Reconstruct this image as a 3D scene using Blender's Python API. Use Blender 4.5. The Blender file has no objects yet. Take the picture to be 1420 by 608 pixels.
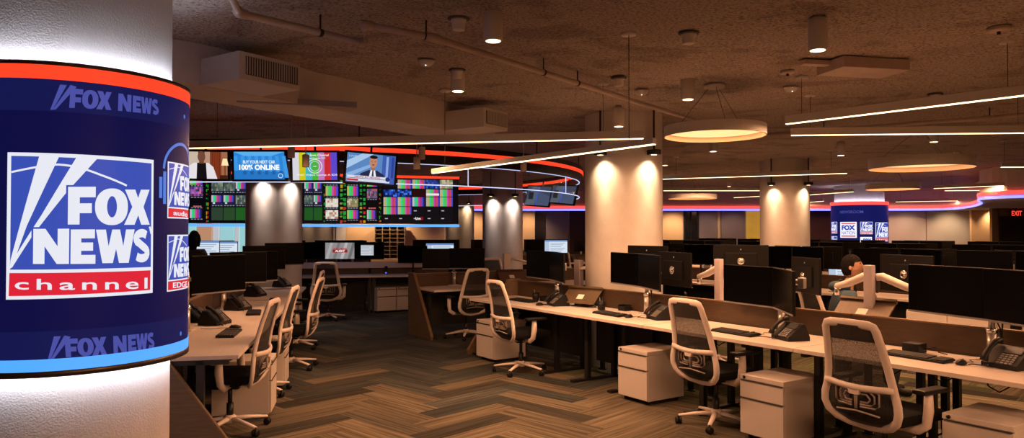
import bpy, bmesh, math, random
from mathutils import Vector, Matrix, Euler, noise
R = math.radians
PI = math.pi
random.seed(7)
scene = bpy.context.scene
COL = scene.collection
H = 1.63            # eye height
FPX = 1000.0        # focal length in pixels of the 1420 px wide frame
PITCH = math.atan(16.0 / FPX)
CEIL = 3.05

# ---------------------------------------------------------------- camera maths
FW = Vector((0, math.cos(PITCH), math.sin(PITCH)))
UP = Vector((0, -math.sin(PITCH), math.cos(PITCH)))
EYE = Vector((0, 0, H))
def ray(x, y):
    return FW + Vector((1, 0, 0)) * ((x - 710) / FPX) + UP * ((304 - y) / FPX)
def at(x, y, z):
    "where the line of sight through a photo pixel meets the height z"
    d = ray(x, y)
    return EYE + d * ((z - H) / d.z)
def atY(x, y, Y):
    d = ray(x, y)
    return EYE + d * (Y / d.y)
def proj(p):
    v = Vector(p) - EYE
    w = v.dot(FW)
    return 710 + FPX * v.x / w, 304 - FPX * v.dot(UP) / w

# ---------------------------------------------------------------- materials
MATS = {}
def mat(name, col, rough=.5, metal=0, nscale=0, namt=0, bump=0, emit=0, ecol=None, stretch=(1, 1, 1), alpha=1, spec=.5, bscale=None):
    if name in MATS: return MATS[name]
    m = bpy.data.materials.new(name); m.use_nodes = True
    nt = m.node_tree; b = nt.nodes['Principled BSDF']
    c = (*col, 1)
    b.inputs['Base Color'].default_value = c
    b.inputs['Roughness'].default_value = rough
    b.inputs['Metallic'].default_value = metal
    b.inputs['Specular IOR Level'].default_value = spec
    if alpha < 1: b.inputs['Alpha'].default_value = alpha
    if emit:
        b.inputs['Emission Color'].default_value = (*(ecol or col), 1)
        b.inputs['Emission Strength'].default_value = emit
    if nscale:
        tc = nt.nodes.new('ShaderNodeTexCoord'); mp = nt.nodes.new('ShaderNodeMapping')
        mp.inputs['Scale'].default_value = stretch
        nt.links.new(tc.outputs['Object'], mp.inputs['Vector'])
        n = nt.nodes.new('ShaderNodeTexNoise'); n.inputs['Scale'].default_value = nscale
        n.inputs['Detail'].default_value = 4
        nt.links.new(mp.outputs['Vector'], n.inputs['Vector'])
        if namt:
            rp = nt.nodes.new('ShaderNodeValToRGB')
            rp.color_ramp.elements[0].position = .3; rp.color_ramp.elements[1].position = .7
            rp.color_ramp.elements[0].color = (*[max(0, k * (1 - namt)) for k in col], 1)
            rp.color_ramp.elements[1].color = (*[min(1, k * (1 + namt)) for k in col], 1)
            nt.links.new(n.outputs['Fac'], rp.inputs['Fac'])
            nt.links.new(rp.outputs['Color'], b.inputs['Base Color'])
        if bump:
            bp = nt.nodes.new('ShaderNodeBump'); bp.inputs['Strength'].default_value = bump
            bp.inputs['Distance'].default_value = .01
            if bscale:
                n2 = nt.nodes.new('ShaderNodeTexNoise'); n2.inputs['Scale'].default_value = bscale
                nt.links.new(mp.outputs['Vector'], n2.inputs['Vector']); n = n2
            nt.links.new(n.outputs['Fac'], bp.inputs['Height'])
            nt.links.new(bp.outputs['Normal'], b.inputs['Normal'])
    MATS[name] = m
    return m
def lin(h):
    "hex display colour to linear"
    h = h.lstrip('#')
    o = []
    for i in (0, 2, 4):
        v = int(h[i:i + 2], 16) / 255
        o.append(v / 12.92 if v <= .04045 else ((v + .055) / 1.055) ** 2.4)
    return tuple(o)
def glow(h, s=1.0):
    "a lit screen colour: black glossy face that gives off light"
    k = 'lit_' + h + ('_%g' % s)
    if k in MATS: return MATS[k]
    m = mat(k, (.004, .004, .005), .35, emit=s, ecol=lin(h), spec=.2)
    return m

M = dict(
 plastic=mat('pale_chair_plastic', (.68, .60, .56), .42, nscale=60, namt=.03, bump=.03),
 white_metal=mat('powder_coated_white', (.60, .55, .52), .45, nscale=90, namt=.02, bump=.04),
 white_fix=mat('white_fixture', (.62, .58, .54), .5, nscale=40, namt=.02),
 black=mat('black_plastic', (.008, .008, .009), .45, nscale=80, namt=.2, bump=.03, spec=.28),
 screen=mat('dark_screen', (.0012, .0012, .0014), .25, nscale=5, namt=.05, spec=.10),
 monback=mat('monitor_back', (.0055, .005, .005), .5, nscale=120, namt=.1, bump=.03, spec=.16),
 bezel=mat('grey_bezel', (.20, .19, .19), .4, nscale=50, namt=.05),
 silver=mat('brushed_aluminium', (.55, .52, .50), .35, .85, nscale=30, namt=.06, stretch=(1, 1, 12)),
 chrome=mat('chrome', (.7, .68, .66), .2, 1, nscale=10, namt=.03),
 darkmetal=mat('dark_metal', (.03, .03, .032), .4, .6, nscale=40, namt=.1),
 fabric=mat('black_seat_fabric', (.006, .006, .007), .9, nscale=300, namt=.4, bump=.3, spec=.15),
 desk=mat('pale_maple_laminate', (.68, .60, .55), .38, nscale=6, namt=.05, stretch=(1, 12, 1)),
 panelwood=mat('panel_wood', (.125, .082, .047), .5, nscale=5, namt=.2, stretch=(1.5, 1.5, 14), bump=.02),
 wood=mat('brown_wood_veneer', (.060, .034, .016), .5, nscale=5, namt=.22, stretch=(1.5, 1.5, 14), bump=.02),
 woodtrim=mat('wood_edge', (.16, .10, .055), .45, nscale=7, namt=.15, stretch=(1, 1, 8)),
 darkpanel=mat('dark_modesty_panel', (.03, .028, .027), .7, nscale=200, namt=.2, bump=.1),
 board=mat('brown_board', (.105, .066, .038), .45, nscale=8, namt=.15, stretch=(6, 1, 1)),
 paper=mat('paper', (.75, .72, .66), .8, nscale=20, namt=.03),
 column=mat('plaster_column', (.55, .51, .485), .75, nscale=7, namt=.05, bump=.25, bscale=110),
 paint=mat('warm_wall_paint', (.52, .45, .40), .7, nscale=3, namt=.04, bump=.05),
 white_wall=mat('white_panel_wall', (.72, .68, .66), .6, nscale=2, namt=.03),
 orange_wall=mat('orange_panel', (.80, .52, .30), .6, nscale=2, namt=.04),
 maroon=mat('dark_maroon_wall', (.045, .014, .014), .6, nscale=3, namt=.15),
 lilac=mat('grey_lilac_panel', (.27, .22, .24), .6, nscale=3, namt=.06),
 beam=mat('plastered_beam', (.60, .54, .52), .8, nscale=4, namt=.06, bump=.15, bscale=60),
 pipe=mat('painted_pipe', (.46, .37, .32), .55, nscale=6, namt=.1, bump=.05),
 grille=mat('dark_grille', (.05, .045, .042), .6, nscale=30, namt=.2),
 skin=mat('skin', (.50, .27, .18), .55, nscale=25, namt=.08, bump=.05),
 hair=mat('dark_hair', (.006, .0045, .004), .8, nscale=90, namt=.5, bump=.6, stretch=(1, 1, .2), spec=.12),
 hoodie=mat('blue_hoodie', (.045, .085, .12), .9, nscale=120, namt=.15, bump=.2),
 jeans=mat('dark_trousers', (.03, .034, .045), .9, nscale=150, namt=.2, bump=.2),
 darkcoat=mat('black_jumper', (.018, .016, .018), .9, nscale=120, namt=.2, bump=.2),
 ringblack=mat('black_fascia', (.012, .011, .011), .4, nscale=20, namt=.1),
 duct=mat('grey_duct', (.34, .31, .31), .5, .2, nscale=8, namt=.06),
)
M['diff'] = mat('lamp_diffuser', (.9, .85, .75), .6, emit=4.5, ecol=(1, .66, .36))
M['diffdown'] = mat('downlight_lens', (.9, .85, .75), .5, emit=5, ecol=(1, .80, .5))
M['diffdisc'] = mat('disc_diffuser', (.9, .85, .75), .6, emit=1.0, ecol=(1, .72, .31))
M['discrim'] = mat('disc_rim_inner', (.30, .16, .08), .6, emit=.55, ecol=(1, .43, .17))
M['red'] = mat('red_light_strip', (.3, .02, .01), .4, emit=1.15, ecol=(1, .055, .018))
M['redfar'] = mat('red_cove_light', (.3, .02, .01), .4, emit=1.6, ecol=(1, .07, .06))
M['blue'] = mat('blue_light_strip', (.02, .05, .3), .4, emit=1.3, ecol=(.06, .36, 1))
M['bluefar'] = mat('violet_cove_light', (.02, .05, .3), .4, emit=2.2, ecol=(.22, .22, 1))
M['edge'] = mat('lit_glass_edge', (.4, .45, .6), .3, emit=1.2, ecol=(.62, .68, 1))
M['cove'] = mat('white_cove_light', (.9, .9, .9), .4, emit=130, ecol=(.80, .85, 1))

M['lumbar'] = mat('grey_lumbar_plastic', (.30, .26, .24), .5, nscale=40, namt=.05)
M['covefar'] = mat('far_cove_light', (.9, .9, .9), .4, emit=14, ecol=(.72, .76, 1))
M['pale_wood'] = mat('pale_beech', (.50, .37, .26), .5, nscale=7, namt=.12, stretch=(1, 1, 8))
# mesh weave: small see-through holes
def weave():
    m = bpy.data.materials.new('open_mesh_weave'); m.use_nodes = True
    nt = m.node_tree; b = nt.nodes['Principled BSDF']
    b.inputs['Base Color'].default_value = (.016, .015, .015, 1); b.inputs['Roughness'].default_value = .8
    tc = nt.nodes.new('ShaderNodeTexCoord'); w = nt.nodes.new('ShaderNodeTexNoise')
    w.inputs['Scale'].default_value = 220
    nt.links.new(tc.outputs['Object'], w.inputs['Vector'])
    mr = nt.nodes.new('ShaderNodeMapRange'); mr.inputs['From Min'].default_value = .3; mr.inputs['From Max'].default_value = .7
    mr.inputs['To Min'].default_value = .78; mr.inputs['To Max'].default_value = .96
    nt.links.new(w.outputs['Fac'], mr.inputs['Value']); nt.links.new(mr.outputs['Result'], b.inputs['Alpha'])
    return m
M['weave'] = weave()
def glassmat():
    m = bpy.data.materials.new('clear_glass_panel'); m.use_nodes = True
    nt = m.node_tree; b = nt.nodes['Principled BSDF']
    b.inputs['Base Color'].default_value = (.8, .85, 1, 1); b.inputs['Roughness'].default_value = .08
    b.inputs['Alpha'].default_value = .10
    tc = nt.nodes.new('ShaderNodeTexCoord'); n = nt.nodes.new('ShaderNodeTexNoise'); n.inputs['Scale'].default_value = 1.5
    nt.links.new(tc.outputs['Object'], n.inputs['Vector'])
    mr = nt.nodes.new('ShaderNodeMapRange'); mr.inputs['To Min'].default_value = .05; mr.inputs['To Max'].default_value = .14
    nt.links.new(n.outputs['Fac'], mr.inputs['Value']); nt.links.new(mr.outputs['Result'], b.inputs['Alpha'])
    return m
M['glass'] = glassmat()

# ---------------------------------------------------------------- mesh builder
def T(x=0, y=0, z=0, rz=0, rx=0, ry=0):
    return Matrix.Translation((x, y, z)) @ Euler((rx, ry, rz), 'XYZ').to_matrix().to_4x4()
class MB:
    def __init__(s): s.v = []; s.f = []; s.m = []; s.sm = []
    def add(s, vs, fs, mi=0, M_=None, smooth=False):
        b = len(s.v)
        s.v += [(M_ @ Vector(v)) if M_ else Vector(v) for v in vs]
        for f in fs:
            s.f.append(tuple(b + i for i in f)); s.m.append(mi); s.sm.append(smooth)
        return s
    def box(s, c, d, mi=0, M_=None, bev=0):
        x, y, z = c; a, b, h = d[0] / 2, d[1] / 2, d[2] / 2
        if bev > 0:
            bm = bmesh.new(); bmesh.ops.create_cube(bm, size=1)
            for v in bm.verts: v.co = Vector((v.co.x * d[0], v.co.y * d[1], v.co.z * d[2]))
            bmesh.ops.bevel(bm, geom=bm.edges[:], offset=bev, segments=2, affect='EDGES', profile=.6)
            bm.verts.index_update()
            vs = [(v.co.x + x, v.co.y + y, v.co.z + z) for v in bm.verts]; fs = [[v.index for v in f.verts] for f in bm.faces]
            bm.free()
            return s.add(vs, fs, mi, M_)
        vs = [(x + i * a, y + j * b, z + k * h) for k in (-1, 1) for j in (-1, 1) for i in (-1, 1)]
        return s.add(vs, [(0, 2, 3, 1), (4, 5, 7, 6), (0, 1, 5, 4), (2, 6, 7, 3), (0, 4, 6, 2), (1, 3, 7, 5)], mi, M_)
    def lathe(s, prof, n=16, mi=0, M_=None, smooth=True, cap=True, sx=1, sy=1):
        vs = []; fs = []
        for r, z in prof:
            for i in range(n):
                a = 2 * PI * i / n; vs.append((r * math.cos(a) * sx, r * math.sin(a) * sy, z))
        for k in range(len(prof) - 1):
            for i in range(n):
                j = (i + 1) % n
                fs.append((k * n + i, k * n + j, (k + 1) * n + j, (k + 1) * n + i))
        if cap:
            fs.append(tuple(reversed(range(n)))); fs.append(tuple(range((len(prof) - 1) * n, len(prof) * n)))
        return s.add(vs, fs, mi, M_, smooth)
    def cyl(s, a, b, r, n=12, mi=0, M_=None, r2=None):
        return s.tube([a, b], [r, r if r2 is None else r2], n, mi, M_)
    def tube(s, pts, r, n=8, mi=0, M_=None, closed=False, ry=None, up=(0, 0, 1), smooth=True):
        pts = [Vector(p) for p in pts]; k = len(pts)
        rs = r if isinstance(r, (list, tuple)) else [r] * k
        rys = (ry if isinstance(ry, (list, tuple)) else [ry] * k) if ry is not None else rs
        vs = []; fs = []; prev = None
        for i, p in enumerate(pts):
            if closed: t = pts[(i + 1) % k] - pts[i - 1]
            else: t = pts[min(i + 1, k - 1)] - pts[max(i - 1, 0)]
            t = t.normalized() if t.length > 1e-9 else Vector((0, 0, 1))
            u = Vector(up)
            if abs(u.dot(t)) > .95: u = prev if prev is not None and abs(prev.dot(t)) < .95 else Vector((1, 0, 0) if abs(t.x) < .9 else (0, 1, 0))
            sd = t.cross(u).normalized(); u2 = sd.cross(t).normalized(); prev = u2
            for j in range(n):
                a = 2 * PI * j / n
                vs.append(p + sd * (rs[i] * math.cos(a)) + u2 * (rys[i] * math.sin(a)))
        kk = k if closed else k - 1
        for i in range(kk):
            i2 = (i + 1) % k
            for j in range(n):
                j2 = (j + 1) % n
                fs.append((i * n + j, i * n + j2, i2 * n + j2, i2 * n + j))
        if not closed:
            fs.append(tuple(reversed(range(n)))); fs.append(tuple(range((k - 1) * n, k * n)))
        return s.add(vs, fs, mi, M_, smooth)
    def prism(s, poly, h0, h1, mi=0, M_=None):
        n = len(poly)
        vs = [(x, y, h0) for x, y in poly] + [(x, y, h1) for x, y in poly]
        fs = [tuple(reversed(range(n))), tuple(range(n, 2 * n))] + [(i, (i + 1) % n, n + (i + 1) % n, n + i) for i in range(n)]
        return s.add(vs, fs, mi, M_)
    def poly(s, pts, mi=0, M_=None): return s.add(pts, [tuple(range(len(pts)))], mi, M_)
    def ball(s, c, r, n=12, m=8, mi=0, M_=None):
        rx, ry, rz = r if isinstance(r, (tuple, list)) else (r, r, r)
        vs = [(c[0], c[1], c[2] - rz)]; fs = []
        for k in range(1, m):
            ph = -PI / 2 + PI * k / m
            for i in range(n):
                a = 2 * PI * i / n
                vs.append((c[0] + rx * math.cos(ph) * math.cos(a), c[1] + ry * math.cos(ph) * math.sin(a), c[2] + rz * math.sin(ph)))
        vs.append((c[0], c[1], c[2] + rz)); e = len(vs) - 1
        for i in range(n):
            j = (i + 1) % n
            fs.append((0, 1 + j, 1 + i)); fs.append((e, 1 + (m - 2) * n + i, 1 + (m - 2) * n + j))
            for k in range(m - 2): fs.append((1 + k * n + i, 1 + k * n + j, 1 + (k + 1) * n + j, 1 + (k + 1) * n + i))
        return s.add(vs, fs, mi, M_, True)
    def build(s, name, mats, parent=None, label=None):
        me = bpy.data.meshes.new(name)
        me.from_pydata([tuple(v) for v in s.v], [], s.f)
        for m in (mats if isinstance(mats, (list, tuple)) else [mats]): me.materials.append(m)
        me.polygons.foreach_set('material_index', s.m); me.polygons.foreach_set('use_smooth', s.sm)
        me.update()
        o = bpy.data.objects.new(name, me); COL.objects.link(o)
        if parent is not None: o.parent = parent
        if label: o['label'] = label
        return o
def empty(name, loc=(0, 0, 0), rz=0):
    o = bpy.data.objects.new(name, None); COL.objects.link(o); o.empty_display_size = .1
    o.location = loc; o.rotation_euler = (0, 0, rz)
    return o
def tag(o, label, cat, group=None, kind=None):
    o['label'] = label; o['category'] = cat
    if group: o['group'] = group
    if kind: o['kind'] = kind
    return o
def struct(name, mb, mats, label=None):
    o = mb.build(name, mats); o['kind'] = 'structure'
    if label: o['label'] = label
    return o
KIDS = {}
def kids(o):
    return [c for c in COL.objects if c.parent == o]
def copy_tree(o, kidmap):
    c = o.copy(); COL.objects.link(c)
    for ch in kidmap.get(o.name, []):
        d = copy_tree(ch, kidmap); d.parent = c
    return c
PROTO = {}
def spawn(kind, loc, rz, label, group=None, cat=None):
    "first call uses the prototype itself, later calls copy it with all parts"
    e = PROTO[kind]
    if not callable(e) and e[1]:
        km = {}
        def walk(o):
            for ch in e[2].get(o.name, []): walk(ch)
        r = copy_tree(e[0], e[2])
    else:
        root = e() if callable(e) else e[0]
        km = {}
        for c in COL.objects:
            if c.parent is not None: km.setdefault(c.parent.name, []).append(c)
        sub = {}
        def walk(o):
            if o.name in km:
                sub[o.name] = km[o.name]
                for ch in km[o.name]: walk(ch)
        walk(root)
        PROTO[kind] = (root, True, sub)
        r = root
    r.location = loc; r.rotation_euler = (0, 0, rz)
    r['label'] = label
    if group: r['group'] = group
    elif 'group' in r: del r['group']
    if cat: r['category'] = cat
    return r
ORD = ['first', 'second', 'third', 'fourth', 'fifth', 'sixth', 'seventh', 'eighth', 'ninth', 'tenth', 'eleventh', 'twelfth', 'thirteenth',
       'fourteenth', 'fifteenth', 'sixteenth', 'seventeenth', 'eighteenth', 'nineteenth', 'twentieth', 'twenty-first', 'twenty-second', 'twenty-third',
       'twenty-fourth', 'twenty-fifth', 'twenty-sixth', 'twenty-seventh', 'twenty-eighth', 'twenty-ninth', 'thirtieth']

# ---------------------------------------------------------------- text as mesh (2D)
_dg = None
def text2d(txt, bold=0.0, spacing=1.0):
    cu = bpy.data.curves.new('txt', 'FONT'); cu.body = txt; cu.size = 1; cu.offset = bold; cu.space_character = spacing
    cu.resolution_u = 3
    ob = bpy.data.objects.new('txt', cu); COL.objects.link(ob)
    dg = bpy.context.evaluated_depsgraph_get(); dg.update()
    ev = ob.evaluated_get(dg); me = ev.to_mesh()
    vs = [(v.co.x, v.co.y) for v in me.vertices]; fs = [tuple(p.vertices) for p in me.polygons]
    ev.to_mesh_clear()
    bpy.data.objects.remove(ob); bpy.data.curves.remove(cu)
    return vs, fs
def text_in(txt, x0, x1, y0, y1, bold=0.0, spacing=1.0):
    "text scaled to fill a 2D box exactly"
    vs, fs = text2d(txt, bold, spacing)
    ax = min(v[0] for v in vs); bx = max(v[0] for v in vs); ay = min(v[1] for v in vs); by = max(v[1] for v in vs)
    return [(x0 + (v[0] - ax) / (bx - ax) * (x1 - x0), y0 + (v[1] - ay) / (by - ay) * (y1 - y0)) for v in vs], fs
EXPOSURE = 0.0
# ================================================================ furniture prototypes
def rrect_tube(mb, pts, w, t, nrm, mi=0): mb.tube(pts, w, 10, mi, ry=t, up=nrm)

def make_chair():
    root = empty('office_chair'); tag(root, 'office chair', 'chair')
    # back frame: closed loop; half width and setback per height
    prof = [(1.045, .135, -.345), (1.037, .163, -.343), (1.01, .177, -.336), (.90, .192, -.300), (.78, .208, -.268), (.68, .223, -.250), (.62, .237, -.247),
            (.565, .253, -.247), (.51, .256, -.244), (.46, .238, -.232), (.418, .190, -.212), (.393, .12, -.185)]
    right = [(w, y, z) for z, w, y in prof]
    loop = [(0, -.347, 1.048)] + right + [(0, -.150, .375)] + [(-x, y, z) for x, y, z in reversed(right)]
    mb = MB(); mb.tube(loop, .028, 12, 0, closed=True, ry=.017, up=(0, 1, 0))
    # cross rail
    rail = [(-.238 + .476 * i / 8, -.256 - .046 * math.cos((i / 8 - .5) * PI), .655 - .012 * math.sin(i / 8 * PI)) for i in range(9)]
    mb.tube(rail, .016, 8, 0, ry=.021, up=(0, 0, 1))
    mb.prism([(-.045, .64), (.045, .64), (.03, .60), (-.03, .60)], -.312, -.285, 0, Matrix(((1, 0, 0, 0), (0, 0, 1, 0), (0, 1, 0, 0), (0, 0, 0, 1))))
    # shell that wraps beneath the seat
    mb.tube([(0, -.165, .385), (0, -.06, .385), (0, .05, .39)], [.12, .10, .07], 10, 0, ry=[.018, .02, .02])
    mb.build('back_frame', M['plastic'], root)
    def panel(zs, mb):
        vs = []; fs = []; n = 8
        for z in zs:
            for k in range(len(prof) - 1):
                if prof[k][0] >= z >= prof[k + 1][0]: break
            a, b = prof[k], prof[k + 1]; f = (a[0] - z) / max(1e-6, a[0] - b[0])
            w = a[1] + (b[1] - a[1]) * f - .005; y = a[2] + (b[2] - a[2]) * f
            for i in range(n + 1):
                u = -1 + 2 * i / n
                vs.append((u * w, y + .004 - .03 * (1 - u * u), z))
        for r in range(len(zs) - 1):
            for i in range(n): fs.append((r * (n + 1) + i, r * (n + 1) + i + 1, (r + 1) * (n + 1) + i + 1, (r + 1) * (n + 1) + i))
        mb.add(vs, fs, 0, None, True)
        return mb
    panel([1.04, .98, .90, .82, .74, .65], MB()).build('mesh_back', M['weave'], root)
    panel([.64, .58, .52, .46, .40], MB()).build('lower_mesh', M['weave'], root)
    lm = MB()
    for k, (w, z0, z1) in enumerate([(.150, .645, .525), (.120, .625, .54), (.090, .605, .555)]):
        for sg in (-1, 1):
            lm.tube([(sg * .02, -.290, z0), (sg * w * .8, -.284, z0), (sg * w, -.275, z0 - .025), (sg * w, -.272, z1 + .02), (sg * w * .85, -.276, z1), (sg * .03, -.286, z1)], .0065, 6)
    lm.tube([(0, -.288, .64), (0, -.286, .51)], .010, 6)
    lm.tube([(-.15, -.268, .48), (0, -.284, .495), (.15, -.268, .48)], .006, 6)
    lm.build('lumbar_support', M['lumbar'], root)
    s = MB(); s.box((0, .03, .455), (.49, .47, .075), 0, None, .03); s.build('seat', M['fabric'], root)
    s = MB(); s.box((0, .03, .402), (.30, .30, .035), 0, None, .012); s.box((0, .02, .375), (.16, .22, .05), 0, None, .015); s.build('seat_mechanism', M['black'], root)
    for sg in (-1, 1):
        a = MB(); a.tube([(sg * .10, -.03, .398), (sg * .24, -.02, .395), (sg * .285, -.01, .43), (sg * .292, 0, .52), (sg * .292, .0, .625)], [.032, .032, .030, .028, .024], 8, 0, ry=[.016, .02, .028, .034, .028], up=(0, 1, 0))
        arm = a.build('armrest', M['plastic'], root)
        p = MB(); p.box((sg * .292, .02, .642), (.085, .25, .03), 0, None, .012); p.build('arm_pad', M['black'], arm)
    g = MB(); g.cyl((0, 0, .10), (0, 0, .23), .028, 12); g.cyl((0, 0, .22), (0, 0, .38), .018, 12); g.build('gas_lift', M['darkmetal'], root)
    h = MB(); h.lathe([(.03, .07), (.05, .075), (.05, .12), (.035, .135)], 14); h.build('base_hub', M['plastic'], root)
    for k in range(5):
        an = R(18 + 72 * k); c, sn = math.cos(an), math.sin(an)
        l = MB(); l.tube([(c * .03, sn * .03, .105), (c * .18, sn * .18, .09), (c * .31, sn * .31, .072)], [.027, .021, .016], 8, 0, ry=[.02, .015, .011])
        leg = l.build('base_leg', M['plastic'], root)
        w = MB()
        q = T(c * .31, sn * .31, .030, an + .6 * k)
        for sg in (-1, 1): w.lathe([(.012, -.010), (.027, -.009), (.030, 0), (.027, .009), (.012, .010)], 14, 0, q @ T(0, sg * .013, 0, 0, PI / 2))
        w.cyl((c * .31, sn * .31, .03), (c * .31, sn * .31, .075), .009, 8)
        w.build('caster', M['black'], leg)
    return root

def make_pedestal():
    root = empty('drawer_pedestal'); tag(root, 'pedestal', 'drawer cabinet')
    w, d, h = .395, .50, .50
    b = MB(); b.box((0, d / 2, h / 2), (w, d - .03, h - .07), 0, None, .004); b.build('cabinet_body', M['white_metal'], root)
    for z0, z1, nm in ((.045, .315, 'file_drawer'), (.325, .455, 'box_drawer')):
        f = MB(); f.box((0, .006, (z0 + z1) / 2), (w - .004, .02, z1 - z0), 0, None, .003)
        dr = f.build('drawer', M['white_metal'], root)
        hd = MB(); hd.box((0, -.001, z1 + .003), (w - .02, .018, .006), 0, None, .002); hd.build('finger_pull', M['grille'], dr)
    t = MB(); t.box((0, d / 2 - .003, h - .018), (w, d - .004, .036), 0, None, .004); t.build('top_panel', M['white_metal'], root)
    l = MB(); l.lathe([(.012, 0), (.012, .006)], 12, 0, T(-w / 2 + .04, -.001, h - .018, 0, PI / 2)); l.build('lock', M['black'], root)
    for sx in (-1, 1):
        for yy in (.06, d - .06):
            c = MB(); c.lathe([(.012, -.012), (.02, -.009), (.02, .009), (.012, .012)], 10, 0, T(sx * (w / 2 - .05), yy, .02, 0, 0, PI / 2)); c.build('caster', M['black'], root)
    return root

def make_keyboard():
    root = empty('keyboard'); tag(root, 'keyboard', 'keyboard')
    b = MB(); b.box((0, 0, .010), (.44, .145, .016), 0, T(0, 0, 0, 0, R(3)), .004); b.build('keyboard_case', M['black'], root)
    k = MB()
    for r in range(6):
        for c in range(19):
            if c in (14,): continue
            if r == 0 and c in (4, 5, 6, 7):
                if c == 4: k.box((-.205 + .0228 * 5.5, -.055, .022), (.088, .017, .006), 0, T(0, 0, 0, 0, R(3)))
                continue
            k.box((-.205 + .0228 * c, -.055 + .0215 * r, .022), (.0185, .017, .006), 0, T(0, 0, 0, 0, R(3)))
    k.build('keycaps', mat('dark_keycaps', (.014, .014, .015), .55, nscale=50, namt=.15), root)
    return root
def make_mouse():
    root = empty('mouse'); tag(root, 'mouse', 'computer mouse')
    b = MB(); b.lathe([(.02, .002), (.031, .006), (.031, .014), (.024, .026), (.010, .034), (.001, .036)], 18, 0, None, True, True, 1, 1.7); b.build('mouse_shell', M['black'], root)
    w = MB(); w.lathe([(.006, -.004), (.009, 0), (.006, .004)], 10, 0, T(0, .03, .029, 0, 0, PI / 2)); w.build('scroll_wheel', M['bezel'], root)
    c = MB(); c.tube([(0, .05, .008), (.03, .13, .005), (-.02, .21, .004), (.04, .30, .004)], .0025, 6); c.build('mouse_cable', M['black'], root)
    return root
def make_phone():
    root = empty('desk_phone'); tag(root, 'phone', 'telephone')
    # side profile wedge, +y is away from the user
    b = MB(); b.prism([(-.10, 0), (.10, 0), (.10, .03), (.055, .135), (.035, .135), (-.10, .03)], -.115, .115, 0, Matrix(((0, 0, 1, 0), (1, 0, 0, 0), (0, 1, 0, 0), (0, 0, 0, 1))))
    b.build('phone_base', M['black'], root)
    sl = math.atan2(.105, .135)
    q = T(0, -.0325, .0825, 0, sl)
    h = MB(); h.tube([(-.075, -.10, .03), (-.078, -.06, .047), (-.08, 0, .052), (-.078, .06, .047), (-.075, .10, .03)], [.027, .023, .018, .023, .027], 10, 0, q, ry=[.02, .016, .013, .016, .02])
    h.build('handset', M['black'], root)
    s = MB(); s.box((.035, .045, .003), (.12, .06, .008), 0, q, .003); s.build('display', mat('phone_display', (.06, .065, .07), .2, nscale=9, namt=.1), root)
    k = MB()
    for i in range(4):
        for j in range(5): k.box((-.01 + .027 * i, -.075 + .019 * j, .003), (.019, .012, .008), 0, q)
    k.build('keypad', M['bezel'], root)
    f = MB(); f.box((0, .10, .045), (.10, .03, .09), 0, None, .005); f.build('phone_stand', M['black'], root)
    c = MB(); c.tube([(-.09 + .05 * math.sin(i * .8), -.10 - .012 * i + .02 * math.cos(i * 1.7), .008 + .004 * (i % 2)) for i in range(7)], .004, 6); c.build('handset_cord', M['black'], root)
    return root
MW, MH = .61, .355
def make_monitor():
    "screen looks along -y; origin in the middle of the screen"
    root = empty('monitor'); tag(root, 'monitor', 'computer monitor')
    b = MB(); b.box((0, .014, 0), (MW, .022, MH), 0, None, .004); b.box((0, .032, -.01), (.36, .024, .20), 0, None, .01); b.build('monitor_housing', M['monback'], root)
    s = MB(); s.box((0, .002, .006), (MW - .012, .004, MH - .024)); s.build('screen_panel', M['screen'], root)
    c = MB(); c.box((0, .0015, -MH / 2 + .006), (MW - .002, .008, .013), 0, None, .002); c.build('lower_bezel', M['bezel'], root)
    m = MB(); m.lathe([(.042, 0), (.042, .008), (.036, .012), (.030, .006), (.018, .006), (.018, .02), (.012, .02)], 24, 0, T(0, .044, -.01, 0, -PI / 2)); m.build('mount_disc', M['chrome'], root)
    l = MB(); l.lathe([(.008, 0), (.008, .002)], 18, 0, T(0, .0251, .125, 0, -PI / 2)); l.build('maker_badge', M['silver'], root)
    return root
def make_simple_monitor():
    root = empty('monitor'); tag(root, 'monitor', 'computer monitor')
    b = MB(); b.box((0, .014, 0), (MW, .022, MH), 0, None, .004); b.box((0, .032, -.01), (.36, .024, .20), 0, None, .01); b.build('monitor_housing', M['monback'], root)
    s = MB(); s.box((0, .002, .006), (MW - .012, .004, MH - .024)); s.build('screen_panel', M['screen'], root)
    c = MB(); c.cyl((0, .06, -.457), (0, .06, 0), .018, 10); c.box((0, .05, 0), (.08, .03, .08), 0, None, .005)
    c.build('support_pole', M['darkmetal'], root)
    return root
M['postgrey'] = mat('lilac_grey_post', (.50, .44, .46), .5, nscale=30, namt=.03)
def make_pole_arm():
    root = empty('monitor_support'); tag(root, 'arm', 'monitor arm')
    b = MB(); b.box((0, .0, .006), (.16, .11, .012), 0, None, .004); b.build('base_plate', M['white_metal'], root)
    p = MB(); p.cyl((0, 0, .01), (0, 0, .20), .030, 16); p.cyl((0, 0, .20), (0, 0, .52), .02, 16); p.build('pole', M['silver'], root)
    k = MB(); k.cyl((0, 0, .19), (0, 0, .225), .037, 16); k.build('collar', M['chrome'], root)
    a = MB(); a.tube([(-.30, -.03, .45), (0, 0, .45), (.30, -.03, .45)], .02, 8, 0, ry=.026); a.build('cross_bar', M['silver'], root)
    for sg in (-1, 1):
        h = MB(); h.box((sg * .29, -.045, .45), (.07, .035, .09), 0, None, .008); h.build('mount_head', M['silver'], root)
    c = MB()
    c.tube([(.03, -.01, .46), (.07, .02, .36), (.05, .03, .2), (.06, .03, .05), (.10, .02, .006)], .006, 6)
    c.tube([(-.1, -.02, .43), (-.02, .03, .34), (.035, .035, .22), (.05, .04, .01)], .005, 6); c.build('cables', M['black'], root)
    return root
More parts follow.
